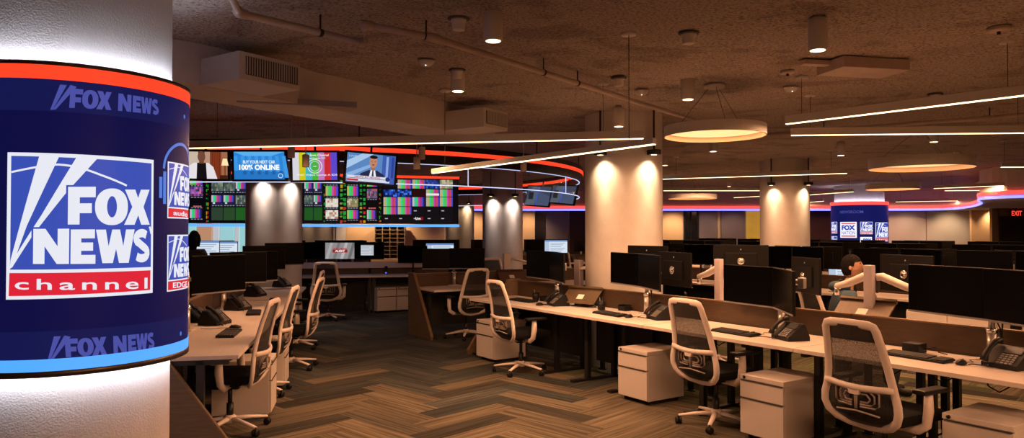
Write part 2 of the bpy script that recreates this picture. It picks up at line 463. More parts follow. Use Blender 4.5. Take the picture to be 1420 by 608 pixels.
def make_white_arm():
    "box post with two broad white links"
    root = empty('double_monitor_support'); tag(root, 'arm', 'monitor arm')
    p = MB(); p.box((0, 0, .30), (.072, .06, .60), 0, None, .006); p.build('post', M['postgrey'], root)
    b = MB(); b.box((0, 0, .006), (.16, .14, .012), 0, None, .004); b.build('base_plate', M['white_metal'], root)
    for sg in (-1, 1):
        a = MB(); a.tube([(sg * .03, -.05, .50), (sg * .07, -.07, .505), (sg * .25, -.10, .43), (sg * .36, -.11, .40)], [.04, .05, .044, .032], 12, 0, ry=[.03, .034, .032, .026])
        arm = a.build('arm_link', M['plastic'], root)
        h = MB(); h.cyl((sg * .36, -.11, .32), (sg * .36, -.11, .41), .022, 12); h.cyl((sg * .36, -.11, .39), (sg * .36, -.15, .40), .03, 12); h.build('pivot_head', M['chrome'], arm)
    return root
def make_desk(L=1.60, D=.76, modesty=True, lx=.76):
    "front edge at y = 0, depth towards +y"
    root = empty('office_desk'); tag(root, 'desk', 'desk')
    t = MB(); t.box((0, D / 2, .725), (L, D, .03), 0, None, .003); t.build('worktop', M['desk'], root)
    for sx in (-1, 1):
        l = MB(); l.box((sx * lx, .26, .355), (.05, .05, .71), 0); l.box((sx * lx, D - .12, .355), (.05, .05, .71), 0)
        l.box((sx * lx, D / 2, .69), (.05, D - .14, .035), 0); l.box((sx * lx, D / 2, .012), (.06, D - .08, .024), 0); l.build('leg_frame', M['darkmetal'], root)
    if modesty: m = MB(); m.box((0, D - .05, .40), (L - .25, .02, .56), 0, None, .004); m.build('modesty_panel', M['darkpanel'], root)
    c = MB(); c.box((0, D - .22, .67), (L - .5, .16, .05), 0, None, .006); c.build('cable_tray', M['darkmetal'], root)
    for k in range(3):
        x = -.4 + .35 * k; w = MB()
        w.tube([(x, D - .26, .665), (x + .03, D - .28, .60), (x + .09, D - .27, .57), (x + .14, D - .25, .61), (x + .16, D - .24, .66)], .005, 6)
        w.build('hanging_cable', M['black'], root)
    return root
def make_divider(L=1.60):
    root = empty('desk_divider'); tag(root, 'divider', 'desk divider')
    p = MB(); p.box((0, 0, .765), (L - .006, .045, .35), 0, None, .003); p.build('divider_panel', M['wood'], root)
    t = MB(); t.box((0, 0, .945), (L - .006, .05, .012), 0, None, .003); t.build('edge_trim', M['woodtrim'], root)
    for sx in (-1, 1):
        f = MB(); f.box((sx * (L / 2 - .12), 0, .30), (.05, .035, .60)); f.box((sx * (L / 2 - .12), 0, .006), (.08, .05, .012)); f.build('post', M['darkmetal'], root)
    return root
def make_board():
    "sloped brown board with a ledge and a paper note; low edge towards -y"
    root = empty('sloped_board'); tag(root, 'board', 'document board')
    q = T(0, 0, .12, 0, R(38))
    b = MB(); b.box((0, 0, 0), (.46, .25, .014), 0, q, .003); b.build('board_panel', M['board'], root)
    l = MB(); l.box((0, .125, .012), (.47, .03, .035), 0, q, .004); l.build('ledge', M['wood'], root)
    n = MB(); n.box((0, -.02, .0085), (.085, .075, .002), 0, q); n.build('paper_note', M['paper'], root)
    s = MB(); s.box((0, .06, .075), (.10, .02, .15), 0, T(0, 0, 0), .004); s.box((0, .03, .006), (.22, .16, .012), 0, None, .004); s.build('board_stand', M['darkmetal'], root)
    return root
def make_cup(mname='black'):
    root = empty('pencil_cup'); tag(root, 'cup', 'pen holder')
    c = MB(); c.lathe([(.042, 0), (.045, .10), (.040, .10), (.038, .008)], 20, 0); c.build('cup', M['black'], root)
    for k, (x, y, h, col) in enumerate([(.012, .0, .15, 'black'), (-.015, .012, .14, 'silver')]):
        p = MB(); p.cyl((x * .5, y * .5, .01), (x, y, h), .004, 6); p.build('pen', M[col], root)
    return root
def make_holder():
    root = empty('desk_organiser'); tag(root, 'tray', 'desk organiser')
    b = MB(); b.box((0, 0, .005), (.11, .09, .01)); b.box((-.0525, 0, .035), (.005, .09, .06)); b.box((.0525, 0, .035), (.005, .09, .06)); b.box((0, .0425, .035), (.11, .005, .06)); b.box((0, -.0425, .028), (.11, .005, .046))
    b.build('tray', M['black'], root)
    n = MB(); n.box((0, 0, .02), (.085, .075, .022), 0, None, .001); n.build('note_pad', M['black'], root)
    return root
def make_dock():
    root = empty('docking_box'); tag(root, 'box', 'docking station')
    b = MB(); b.box((0, 0, .035), (.12, .12, .07), 0, None, .006); b.build('dock_case', M['black'], root)
    c = MB(); c.tube([(.06, .02, .03), (.13, .05, .05), (.16, .02, .02), (.2, .06, .005)], .004, 6); c.build('dock_cable', M['black'], root)
    return root
PROTO.update(chair=make_chair, pedestal=make_pedestal, keyboard=make_keyboard, mouse=make_mouse, phone=make_phone, monitor=make_monitor, farmonitor=make_simple_monitor,
             arm=make_pole_arm, whitearm=make_white_arm, desk=make_desk, opendesk=lambda: make_desk(modesty=False), kneedesk=lambda: make_desk(modesty=False, lx=.30), paneldesk=lambda: make_desk(lx=.30), divider=make_divider, board=make_board, cup=make_cup, holder=make_holder, dock=make_dock)

def end_panel(name, label, c0, c1, mats=('panelwood', 'woodtrim')):
    "tapered end panel: upright at the divider (c1), sloping to the front foot (c0)"
    a = Vector(c0); b = Vector(c1); L = (b - a).length; ang = math.atan2(b.y - a.y, b.x - a.x)
    root = empty(name, (a.x, a.y, 0), ang); tag(root, label, 'end panel')
    q = Matrix(((1, 0, 0, 0), (0, 0, 1, 0), (0, 1, 0, 0), (0, 0, 0, 1)))
    p = MB(); p.prism([(0, 0), (L + .03, 0), (L + .03, .96), (L - .17, .96), (0, .06)], -.02, .02, 0, q); p.build('panel_board', M[mats[0]], root)
    e = MB(); e.prism([(-.003, .058), (L - .172, .962), (L - .158, .962), (.012, .058)], -.022, .022, 0, q); e.prism([(L - .172, .958), (L + .031, .958), (L + .031, .968), (L - .172, .968)], -.022, .022, 0, q); e.build('panel_edging', M[mats[1]], root)
    return root
# ================================================================ room shell
# ---- carpet: herringbone planks, one mesh, a colour and a strand direction per plank
def carpet():
    W, n = .25, 4
    ang = R(46); e1 = Vector((math.cos(ang), math.sin(ang))); e2 = Vector((-math.sin(ang), math.cos(ang)))
    org = Vector((-.66, 6.286))
    seen = set(); vs = []; fs = []; cols = []; uvs = []
    rng = random.Random(11)
    x0, x1, y0, y1 = -14, 19, -2, 27
    for a in range(-150, 150):
        for b in range(-150, 150):
            c = org + e1 * (a * W) + e2 * (b * W)
            if not (x0 - 1.2 < c.x < x1 + 1.2 and y0 - 1.2 < c.y < y1 + 1.2): continue
            s = (a - b) % (2 * n)
            if s < n: key = ('h', a - s, b, n, 1)
            else: key = ('v', a, b - (2 * n - 1 - s), 1, n)
            if key in seen: continue
            seen.add(key)
            _, i, j, w, h = key
            p = [org + e1 * (u * W) + e2 * (v * W) for u, v in ((i, j), (i + w, j), (i + w, j + h), (i, j + h))]
            k = len(vs); vs += [(q.x, q.y, 0) for q in p]; fs.append((k, k + 1, k + 2, k + 3))
            m = (p[0] + p[2]) / 2
            d = (m - Vector((-4.2, 13.6))).length
            grey = max(0, min(1, (8.2 - d) / 2.0)) * (1 if m.y > 5.5 else 0)
            nn = (m.x - .186) * .832 + (m.y - 8.36) * .555
            green = max(0, min(1, (nn + .1) / .8)) * .85
            u = rng.random()
            if u < grey * .93: base = rng.choice([(.075, .082, .078), (.095, .10, .092), (.062, .07, .068), (.11, .114, .10)])
            elif rng.random() < green: base = rng.choice([(.15, .16, .085), (.18, .19, .10), (.11, .12, .07), (.30, .27, .19), (.20, .20, .12)])
            else: base = rng.choice([(.20, .165, .115), (.225, .185, .13), (.185, .155, .11), (.165, .14, .10), (.20, .168, .12), (.145, .125, .092), (.17, .145, .105), (.062, .058, .048), (.12, .108, .085), (.19, .16, .115), (.08, .075, .06)])
            j_ = rng.uniform(.88, 1.12)
            cols += [tuple(min(1, q * j_ * .60) for q in base) + (1,)] * 4
            o1, o2 = rng.uniform(0, 50), rng.uniform(0, 50)
            if w == n: uv = [(0, 0), (1, 0), (1, .25), (0, .25)]
            else: uv = [(0, .25), (0, 0), (1, 0), (1, .25)]
            uvs += [(q[0] + o1, q[1] + o2) for q in uv]
    me = bpy.data.meshes.new('floor'); me.from_pydata(vs, [], fs)
    ca = me.color_attributes.new('plank', 'FLOAT_COLOR', 'CORNER')
    ca.data.foreach_set('color', [c for q in cols for c in q])
    uvl = me.uv_layers.new(name='strand'); uvl.data.foreach_set('uv', [c for q in uvs for c in q])
    m = bpy.data.materials.new('carpet_planks'); m.use_nodes = True
    nt = m.node_tree; b = nt.nodes['Principled BSDF']; L = nt.links
    at_ = nt.nodes.new('ShaderNodeVertexColor'); at_.layer_name = 'plank'
    uvn = nt.nodes.new('ShaderNodeUVMap'); uvn.uv_map = 'strand'
    mp = nt.nodes.new('ShaderNodeMapping'); mp.inputs['Scale'].default_value = (1.1, 34, 1)
    L.new(uvn.outputs['UV'], mp.inputs['Vector'])
    nz = nt.nodes.new('ShaderNodeTexNoise'); nz.inputs['Scale'].default_value = 1.0; nz.inputs['Detail'].default_value = 3
    L.new(mp.outputs['Vector'], nz.inputs['Vector'])
    rp = nt.nodes.new('ShaderNodeValToRGB'); e = rp.color_ramp.elements
    e[0].position = .34; e[0].color = (.5, .5, .52, 1); e[1].position = .68; e[1].color = (1.45, 1.42, 1.36, 1)
    L.new(nz.outputs['Fac'], rp.inputs['Fac'])
    mx = nt.nodes.new('ShaderNodeMix'); mx.data_type = 'RGBA'; mx.blend_type = 'MULTIPLY'; mx.inputs['Factor'].default_value = 1
    L.new(at_.outputs['Color'], mx.inputs['A']); L.new(rp.outputs['Color'], mx.inputs['B']); L.new(mx.outputs['Result'], b.inputs['Base Color'])
    n2 = nt.nodes.new('ShaderNodeTexNoise'); n2.inputs['Scale'].default_value = 90
    tc = nt.nodes.new('ShaderNodeTexCoord'); L.new(tc.outputs['Object'], n2.inputs['Vector'])
    bp = nt.nodes.new('ShaderNodeBump'); bp.inputs['Strength'].default_value = .5; bp.inputs['Distance'].default_value = .004
    L.new(n2.outputs['Fac'], bp.inputs['Height']); L.new(bp.outputs['Normal'], b.inputs['Normal'])
    b.inputs['Roughness'].default_value = .95; b.inputs['Specular IOR Level'].default_value = .15
    me.materials.append(m)
    o = bpy.data.objects.new('floor', me); COL.objects.link(o); o['kind'] = 'structure'; o['label'] = 'carpet floor of brown, olive and grey herringbone planks'
carpet()

# ---- ceiling: rough sprayed coating
def ceiling():
    x0, x1, y0, y1, st = -10, 17, -2, 27, .14
    nx, ny = int((x1 - x0) / st), int((y1 - y0) / st)
    vs = []; fs = []
    for j in range(ny + 1):
        for i in range(nx + 1):
            x, y = x0 + i * st, y0 + j * st
            d = noise.fractal(Vector((x * 1.1, y * 1.7, 0)), 1, 2, 4) * .018 + .014 * abs(math.sin(y * 2.2 + 1.4 * noise.noise(Vector((x * .25, y * .3, 3))))) ** 6
            vs.append((x, y, CEIL - max(-.02, min(.035, d))))
    for j in range(ny):
        for i in range(nx):
            k = j * (nx + 1) + i; fs.append((k, k + nx + 1, k + nx + 2, k + 1))
    m = bpy.data.materials.new('sprayed_ceiling_coat'); m.use_nodes = True
    nt = m.node_tree; b = nt.nodes['Principled BSDF']; L = nt.links
    tc = nt.nodes.new('ShaderNodeTexCoord')
    mp = nt.nodes.new('ShaderNodeMapping'); mp.inputs['Scale'].default_value = (1, 1.6, 1); L.new(tc.outputs['Object'], mp.inputs['Vector'])
    n1 = nt.nodes.new('ShaderNodeTexNoise'); n1.inputs['Scale'].default_value = 46; n1.inputs['Detail'].default_value = 6; n1.inputs['Roughness'].default_value = .65
    n2 = nt.nodes.new('ShaderNodeTexNoise'); n2.inputs['Scale'].default_value = 1.6; n2.inputs['Detail'].default_value = 5; n2.inputs['Distortion'].default_value = .6
    L.new(mp.outputs['Vector'], n1.inputs['Vector']); L.new(mp.outputs['Vector'], n2.inputs['Vector'])
    rp = nt.nodes.new('ShaderNodeValToRGB'); e = rp.color_ramp.elements
    e[0].position = .36; e[0].color = (.17, .135, .115, 1); e[1].position = .54; e[1].color = (.56, .48, .435, 1)
    L.new(n1.outputs['Fac'], rp.inputs['Fac'])
    r2 = nt.nodes.new('ShaderNodeValToRGB'); e = r2.color_ramp.elements
    e[0].position = .36; e[0].color = (.72, .70, .70, 1); e[1].position = .46; e[1].color = (1, 1, 1, 1)
    L.new(n2.outputs['Fac'], r2.inputs['Fac'])
    mx = nt.nodes.new('ShaderNodeMix'); mx.data_type = 'RGBA'; mx.blend_type = 'MULTIPLY'; mx.inputs['Factor'].default_value = 1
    L.new(rp.outputs['Color'], mx.inputs['A']); L.new(r2.outputs['Color'], mx.inputs['B']); L.new(mx.outputs['Result'], b.inputs['Base Color'])
    bp = nt.nodes.new('ShaderNodeBump'); bp.inputs['Strength'].default_value = .9; bp.inputs['Distance'].default_value = .03
    L.new(n1.outputs['Fac'], bp.inputs['Height']); L.new(bp.outputs['Normal'], b.inputs['Normal'])
    b.inputs['Roughness'].default_value = 1; b.inputs['Specular IOR Level'].default_value = .05
    me = bpy.data.meshes.new('ceiling'); me.from_pydata(vs, [], fs); me.materials.append(m)
    me.polygons.foreach_set('use_smooth', [True] * len(fs))
    o = bpy.data.objects.new('ceiling', me); COL.objects.link(o); o['kind'] = 'structure'; o['label'] = 'rough brown sprayed ceiling'
    s = MB(); s.box((3, 13, CEIL + .25), (34, 34, .1)); struct('ceiling_slab', s, M['beam'])
ceiling()

# ---- outer walls
BY = 26.5
w = MB(); w.box((2, BY + .15, CEIL / 2), (34, .2, CEIL)); struct('wall_back', w, M['paint'])
w = MB(); w.box((-12.1, 12, CEIL / 2), (.2, 29, CEIL)); struct('wall_left', w, M['paint'])
w = MB(); w.box((18.6, 12, CEIL / 2), (.2, 29, CEIL)); struct('wall_right', w, M['paint'])
w = MB(); w.box((3, -4.1, CEIL / 2), (34, .2, CEIL)); struct('wall_front', w, M['paint'])
def backx(px): return (px - 710) / FPX * BY * 1.0
M['goldpane'] = mat('golden_lit_pane', (.2, .12, .02), .3, emit=.45, ecol=(.85, .42, .05), nscale=2, namt=.3)
M['darkglass'] = mat('dark_glass', (.012, .012, .016), .12, nscale=2, namt=.3)
M['cyanpane'] = mat('pale_cyan_pane', (.3, .5, .5), .3, emit=.75, ecol=(.40, .78, .80), nscale=1, namt=.05)
M['whitepane'] = mat('white_curtain', (.7, .7, .7), .8, emit=.55, ecol=(.85, .88, .92), nscale=4, namt=.05)
M['peach'] = mat('peach_blind', (.7, .45, .3), .8, emit=.45, ecol=(1, .52, .28), nscale=3, namt=.05)
def backpanel(nm, a, b, z0, z1, m, dy=.0, label=None, th=.06):
    xa, xb = backx(a), backx(b)
    q = MB(); q.box(((xa + xb) / 2, BY + .05 - th / 2 - dy, (z0 + z1) / 2), (xb - xa - .01, th, z1 - z0), 0, None, .006)
    o = struct(nm, q, m, label); return o
S0 = 2.36
for k, (a, b, m) in enumerate([(255, 272, 'cyanpane'), (273, 294, 'peach'), (295, 304, 'whitepane'), (305, 325, 'cyanpane'), (326, 332, 'whitepane'), (332, 350, 'cyanpane')]):
    backpanel('window_%d' % (k + 1), a, b, .75, 2.2, M[m])
k = 0
for a, b, m in [(466, 480, 'white_wall'), (480, 617, 'orange_wall'), (652, 700, 'orange_wall'), (722, 742, 'orange_wall'), (757, 788, 'lilac'), (790, 822, 'maroon'),
                (918, 947, 'orange_wall'), (969, 994, 'lilac'), (995, 998, 'orange_wall'), (1000, 1033, 'lilac'), (1108, 1160, 'maroon'), (1222, 1284, 'white_wall'), (1285, 1345, 'white_wall')]:
    k += 1; backpanel('trim_%d' % k, a, b, 0.02, S0, M[m])
backpanel('window_7', 742, 756, .02, S0, M['darkglass']); backpanel('window_8', 1035, 1056, .3, S0, M['goldpane'])
# door with glass, between orange and lilac panels
d = backpanel('door_1', 948, 968, .02, S0, M['darkglass']); 
f = MB()
xa, xb = backx(948), backx(968)
for xx in (xa + .03, (xa + xb) / 2, xb - .03): f.box((xx, BY - .02, 1.18), (.05, .05, 2.3))
fo = f.build('door_frame', M['black']); fo['kind'] = 'structure'
# right-hand passage, door and its wall
RY = 24.0
def rx(px): return (px - 710) / FPX * RY
q = MB(); q.box(((.636 + .672) / 2 * 25.9, 25.9, 1.2), ((.672 - .636) * 25.9, .1, 2.4)); struct('wall_passage', q, M['orange_wall'])
q = MB(); q.box((rx(1379), RY, 1.2), (rx(1383) - rx(1373), .12, 2.4)); q.box((rx(1425) + 1.0, RY, 1.2), (2.0, .12, 2.4)); q.box((rx(1403), RY, 2.23), (rx(1424) - rx(1383), .12, .34)); struct('wall_exit', q, mat('ochre_wall', (.36, .25, .10), .7, nscale=3, namt=.06))
q = MB(); q.box((rx(1403), RY + .02, 1.03), (rx(1422) - rx(1384), .06, 2.05), 0, None, .004); do = struct('door_2', q, mat('dark_door', (.035, .026, .02), .5, nscale=4, namt=.2))
q = MB(); q.box((rx(1384.5), RY - .05, 1.04), (.07, .1, 2.08)); q.box((rx(1421.5), RY - .05, 1.04), (.07, .1, 2.08)); q.box((rx(1403), RY - .05, 2.08), (rx(1422) - rx(1384), .1, .07)); fr = q.build('door_2_frame', M['wood']); fr['kind'] = 'structure'

# ---- columns
COLS = {'centre': (-4.18, 12.67, .475), 'mid': (-.217, 16.7, .465), 'big': (1.385, 8.95, .475), 'right': (5.52, 14.6, .475), 'hub': (-5.5, 20.3, .46), 'far': (-1.75, 24.3, .475)}
for nm, (x, y, r) in COLS.items():
    c = MB(); c.lathe([(r, 0), (r, CEIL + .05)], 56, 0, T(x, y, 0), True, False)
    struct('column_' + nm, c, M['column'])

# ---- beam
bd = Vector((.555, .832)); bn = Vector((-.832, .555))
def beam_pt(k, d=0): 
    return Vector((-2.48, 5.28)) + bd * k + bn * d
b_ = MB()
pa = [beam_pt(-1.2), beam_pt(4.1), beam_pt(4.1, .55), beam_pt(-1.2, .55)]
b_.prism([(p.x, p.y) for p in pa], 2.73, CEIL + .05)
struct('ceiling_beam', b_, M['beam'], 'plastered beam crossing the ceiling')
b2 = MB(); b2.box((0, 0, 2.745), (1.0, .06, .05), 0, T(beam_pt(1.15, .02).x, beam_pt(1.15, .02).y, 0, math.atan2(.3, 1)), .004); struct('trim_14', b2, M['duct'])

# ---- perimeter soffit with red and violet cove strips
path = [(-12, BY - .7), (-2, BY - .7), (6, BY - .7), (13.6, BY - .7), (14.9, BY - .9), (15.2, BY - 1.6), (14.4, 22.6), (12.6, 19.2), (11.1, 17.2), (10.75, 16.3), (11.0, 15.6), (11.7, 15.2), (14, 15.0), (18.5, 15.0)]
def smooth(p, it=2):
    for _ in range(it):
        o = [p[0]]
        for a, b in zip(p, p[1:]):
            o.append((a[0] * .75 + b[0] * .25, a[1] * .75 + b[1] * .25)); o.append((a[0] * .25 + b[0] * .75, a[1] * .25 + b[1] * .75))
        p = o + [p[-1]]
    return p
sp = smooth(path)
def offs(p, d):
    o = []
    for i in range(len(p)):
        a = Vector(p[max(0, i - 1)]); b = Vector(p[min(len(p) - 1, i + 1)]); t = (b - a).normalized()
        o.append((p[i][0] + t.y * d, p[i][1] - t.x * d))
    return o
def ribbon(p, z0, z1, th, name, m, kind='structure', label=None):
    a = offs(p, 0); b = offs(p, th)
    q = MB(); n = len(p)
    vs = [(x, y, z0) for x, y in a] + [(x, y, z1) for x, y in a] + [(x, y, z0) for x, y in b] + [(x, y, z1) for x, y in b]
    fs = []
    for i in range(n - 1):
        fs += [(i, i + 1, n + i + 1, n + i), (2 * n + i, 3 * n + i, 3 * n + i + 1, 2 * n + i + 1), (i, 2 * n + i, 2 * n + i + 1, i + 1), (n + i, n + i + 1, 3 * n + i + 1, 3 * n + i)]
    q.add(vs, fs); o = q.build(name, m); o['kind'] = kind
    if label: o['label'] = label
    return o
sf = ribbon(sp, S0, CEIL + .04, -.10, 'wall_soffit', M['white_wall'], 'structure', 'pale soffit band around the far walls')
poly = sp + [(18.5, BY + .05), (-12, BY + .05)]
q = MB(); q.add([(x, y, S0 + .005) for x, y in poly], [tuple(range(len(poly)))]); struct('ceiling_soffit', q, M['white_wall'])
ribbon(sp, S0 + .07, S0 + .145, .05, 'trim_15', M['redfar'], 'structure', 'red light strip along the soffit edge')
ribbon(sp, S0 - .02, S0 + .035, .04, 'trim_16', M['bluefar'], 'structure', 'violet light strip under the soffit edge')
# ---- exit sign
ex = empty('exit_sign', (rx(1406), RY - .12, 2.06)); tag(ex, 'red lettered exit sign above the dark door', 'exit sign')
q = MB(); q.box((0, 0, .14), (.40, .05, .28), 0, None, .008); q.build('sign_case', mat('sign_case_red', (.10, .03, .015), .4, nscale=10, namt=.1), ex)
tv, tf = text_in('EXIT', -.17, .17, .06, .22, .02); q = MB(); q.add([(x, -.028, z) for x, z in tv], tf); q.build('lettering', glow('#ff3b28', 1.6), ex)
q = MB(); q.cyl((0, 0, .28), (0, 0, .33), .02, 10); q.build('ceiling_mount', M['black'], ex)

# ================================================================ ceiling fittings
def spot(loc, aim, power, size, color, blend=.6, r=.04):
    l = bpy.data.lights.new('lamp_light', 'SPOT'); l.energy = power; l.spot_size = size; l.spot_blend = blend; l.color = color; l.shadow_soft_size = r
    o = bpy.data.objects.new('lamp_light', l); COL.objects.link(o); o.location = loc
    o.rotation_euler = (Vector(aim) - Vector(loc)).to_track_quat('-Z', 'Y').to_euler()
    return o
def area(loc, sx, sy, power, color, rz=0, rx_=0, spread=PI):
    l = bpy.data.lights.new('strip_light', 'AREA'); l.shape = 'RECTANGLE'; l.size = sx; l.size_y = sy; l.energy = power; l.color = color; l.spread = spread
    o = bpy.data.objects.new('strip_light', l); COL.objects.link(o); o.location = loc; o.rotation_euler = (rx_, 0, rz)
    return o
WARM = (1, .46, .215); WARM2 = (1, .66, .36); COOL = (1, .80, .68)
DL = 13.0    # downlight watts
def make_downlight():
    root = empty('pendant_downlight'); tag(root, 'd', 'downlight')
    c = MB(); c.lathe([(.058, 0), (.062, .004), (.062, .205), (.056, .21)], 28); c.build('lamp_housing', M['white_fix'], root)
    l = MB(); l.lathe([(.001, -.002), (.048, -.0015)], 24, 0, None, True, False); l.build('lamp_lens', M['diffdown'], root)
    s = MB(); s.cyl((0, 0, .21), (0, 0, .26), .035, 12); s.build('ceiling_rose', M['white_fix'], root)
    return root
PROTO['downlight'] = make_downlight
for x, y, Y in [(684, 57, 4.65), (1134, 70, 4.75), (635, 126, 6.35), (954, 137, 6.75), (609, 174, 8.55), (858, 180, 8.1), (1166, 216, 11.4), (1295, 196, 10.0), (1328, 225, 13.0), (989, 206, 11.2),
                (922, 225, 13.6), (1011, 259, 20.0)]:
    p = atY(x, y, Y)
    z = max(2.80, min(2.86, p.z))
    spawn('downlight', (p.x, p.y, z - .0), 0, '{ord} white cylinder downlight from the left under the brown ceiling', 'cylinder downlights on the ceiling')
    spot((p.x, p.y, z - .02), (p.x, p.y, 0), DL, R(95), WARM, .7)
def make_stem_downlight():
    root = empty('pendant_downlight'); tag(root, 'd', 'downlight')
    c = MB(); c.lathe([(.038, 0), (.04, .004), (.04, .14), (.036, .145)], 20); c.build('lamp_housing', M['pipe'], root)  # brown tone stands in for the shade on the backlit housing
    s = MB(); s.cyl((0, 0, .14), (0, 0, .55), .006, 8); s.build('stem', M['pipe'], root)
    return root
PROTO['stemlight'] = make_stem_downlight
for x, y, Y in [(404, 219, 8.4), (424, 232, 8.3), (585, 221, 8.6), (578, 235, 8.6), (726, 238, 9.2)]:
    p = atY(x, y, Y)
    spawn('stemlight', (p.x, p.y, min(p.z, 2.52)), 0, '{ord} small shade-toned cylinder lamp from the left hanging before the screen ring', 'small cylinder lamps by the screen ring')
# linear pendants
n_lin = [0]
def linear(x0, y0, z0, x1, y1, z1=None, label='', lamp=28, power=None, w=.05, h=.075, xyz=None):
    if xyz: a, b = Vector(xyz[0]), Vector(xyz[1])
    else: a = at(x0, y0, z0); b = at(x1, y1, z1 if z1 is not None else z0)
    mid = (a + b) / 2; d = b - a; L = d.length; rz = math.atan2(d.y, d.x)
    root = empty('linear_pendant_light', (mid.x, mid.y, mid.z), rz); tag(root, label, 'pendant light', 'linear pendant lights')
    ry_ = -math.atan2(d.z, math.hypot(d.x, d.y)); root.rotation_euler = (0, ry_, rz)
    q = MB(); q.box((0, 0, h / 2 + .006), (L, w, h), 0, None, .004); q.build('light_housing', M['white_fix'], root)
    q = MB(); q.box((0, 0, .003), (L - .01, w * .7, .006)); q.build('diffuser', M['diff'], root)
    for sx in (-.42, .42):
        top = CEIL - mid.z - .0 
        q = MB(); q.cyl((sx * L, 0, h), (sx * L, 0, top), .0025, 6); q.build('suspension_wire', M['darkmetal'], root)
        q = MB(); q.cyl((sx * L, 0, top - .02), (sx * L, 0, top + .005), .055, 16); q.build('ceiling_plate', M['white_fix'], root)
    l = area((mid.x, mid.y, mid.z - .01), L - .05, w * .6, (power if power is not None else lamp * L), WARM, rz)
    return root
linear(255, 206.5, 2.50, 893, 193, None, 'long linear pendant light passing before the television screens', lamp=17)
linear(600, 241, 2.22, 908, 201, None, 'slanting linear pendant light ending by the large lit column', h=.042, w=.04)
linear(1090, 173, 2.62, 1432, 132, None, 'nearest linear pendant light slanting up at the right')
linear(1097, 188.5, 2.62, 1440, 185, None, 'level linear pendant light just below the nearest slanting one')
linear(919, 249, 2.62, 1175, 241, None, 'linear pendant light crossing in front of the right lit column')
linear(920, 265, 2.62, 1068, 265, None, 'level linear pendant light behind the large column, left of the right column')
linear(1018, 274.5, 2.62, 1060, 272.5, None, 'short linear pendant light left of the right lit column')
linear(1120, 271, 2.62, 1183, 266.5, None, 'upper linear pendant light right of the right lit column')
linear(1117, 281.5, 2.62, 1142, 279.5, None, 'short lower linear pendant light right of the right lit column')
linear(1295, 262, 2.62, 1440, 256, None, 'upper of two far linear pendant lights at the right edge')
linear(1310, 265, 2.62, 1440, 264, None, 'lower of two far linear pendant lights at the right edge')
linear(1242, 280.5, 2.62, 1330, 279, None, 'farthest linear pendant light above the pale wall panels')
linear(1388, 232.5, 2.62, 1450, 232, None, 'short linear pendant light at the right edge beside the far disc lamp')
linear(640, 264, 2.70, 735, 263, None, 'thin linear pendant light seen through the glass ring', power=20)
# added fixtures out of view, put in to light the room
linear(0, 0, 0, 0, 0, 0, 'added linear pendant light behind the camera, over the aisle', xyz=((.9, 1.2, 2.62), (4.6, .5, 2.62)), lamp=46)
linear(0, 0, 0, 0, 0, 0, 'added linear pendant light behind the camera, far side', xyz=((.8, -2.0, 2.62), (5.0, -1.8, 2.62)), lamp=52)
linear(0, 0, 0, 0, 0, 0, 'added linear pendant light out of view beyond the right edge', xyz=((5.3, 2.2, 2.62), (6.6, 5.6, 2.62)), lamp=30)
# disc pendants
def disc(px, py, Y, wpx, label, hpx=14, power=45):
    p = atY(px, py, Y); r = wpx / 2 / FPX * Y; th = hpx / FPX * Y
    root = empty('disc_pendant_light', (p.x, p.y, p.z)); tag(root, label, 'pendant light', 'round disc pendant lights')
    q = MB(); q.lathe([(r - .012, 0), (r, 0), (r, th), (0.02, th)], 72, 0, None, False, False); q.build('disc_rim', M['white_fix'], root)
    q = MB(); q.lathe([(r - .012, 0), (r * .93, th * .5)], 72, 0, None, True, False); q.build('inner_rim', M['discrim'], root)
    q = MB(); q.lathe([(r * .935, th * .5), (.001, th * .5)], 72, 0, None, True, False); q.build('diffuser', M['diffdisc'], root)
    top = CEIL - p.z
    for k in range(3):
        a = 2 * PI * k / 3 + .5
        q = MB(); q.cyl((r * .8 * math.cos(a), r * .8 * math.sin(a), th), (.06 * math.cos(a), .06 * math.sin(a), top - .03), .0025, 6); q.build('suspension_wire', M['darkmetal'], root)
    q = MB(); q.lathe([(.09, top - .035), (.10, top - .03), (.10, top)], 20); q.build('ceiling_plate', M['white_fix'], root)
    l = bpy.data.lights.new('disc_light', 'AREA'); l.shape = 'DISK'; l.size = r * 1.7; l.energy = power; l.color = WARM
    o = bpy.data.objects.new('disc_light', l); COL.objects.link(o); o.location = (p.x, p.y, p.z + th * .4)
disc(991, 189.5, 7.0, 138, 'nearest round disc pendant lamp with a glowing underside')
disc(1277, 234, 10.1, 132, 'wide round disc pendant lamp above the far news column')
disc(1238, 263, 15.2, 68, 'small far disc pendant lamp just left of the pale wall panels', 8)
disc(960, 276, 19.0, 66, 'farthest disc pendant lamp, behind the large lit column', 6)

# pipes
def pipe(pts, r, label, hang=()):
    root = empty('ceiling_pipe', pts[0]); tag(root, label, 'pipe', 'sprinkler pipes')
    o = Vector(pts[0])
    q = MB(); q.tube([Vector(p) - o for p in pts], r, 12); q.build('pipe_run', M['pipe'], root)
    for i in range(1, len(pts) - 1):
        p = Vector(pts[i]) - o; d1 = (Vector(pts[i]) - Vector(pts[i - 1])).normalized(); d2 = (Vector(pts[i + 1]) - Vector(pts[i])).normalized()
        q = MB(); q.tube([p - d1 * .05, p, p + d2 * .05], r * 1.3, 12); q.build('pipe_elbow', M['pipe'], root)
    for a, f in hang:
        p = Vector(pts[a]).lerp(Vector(pts[a + 1]), f) - o
        q = MB(); q.cyl(p, (p.x, p.y, CEIL - o.z), .006, 6); d = (Vector(pts[a + 1]) - Vector(pts[a])).normalized(); q.tube([p - d * .012, p + d * .012], r * 1.15, 12); q.build('pipe_hanger', M['darkmetal'], root)
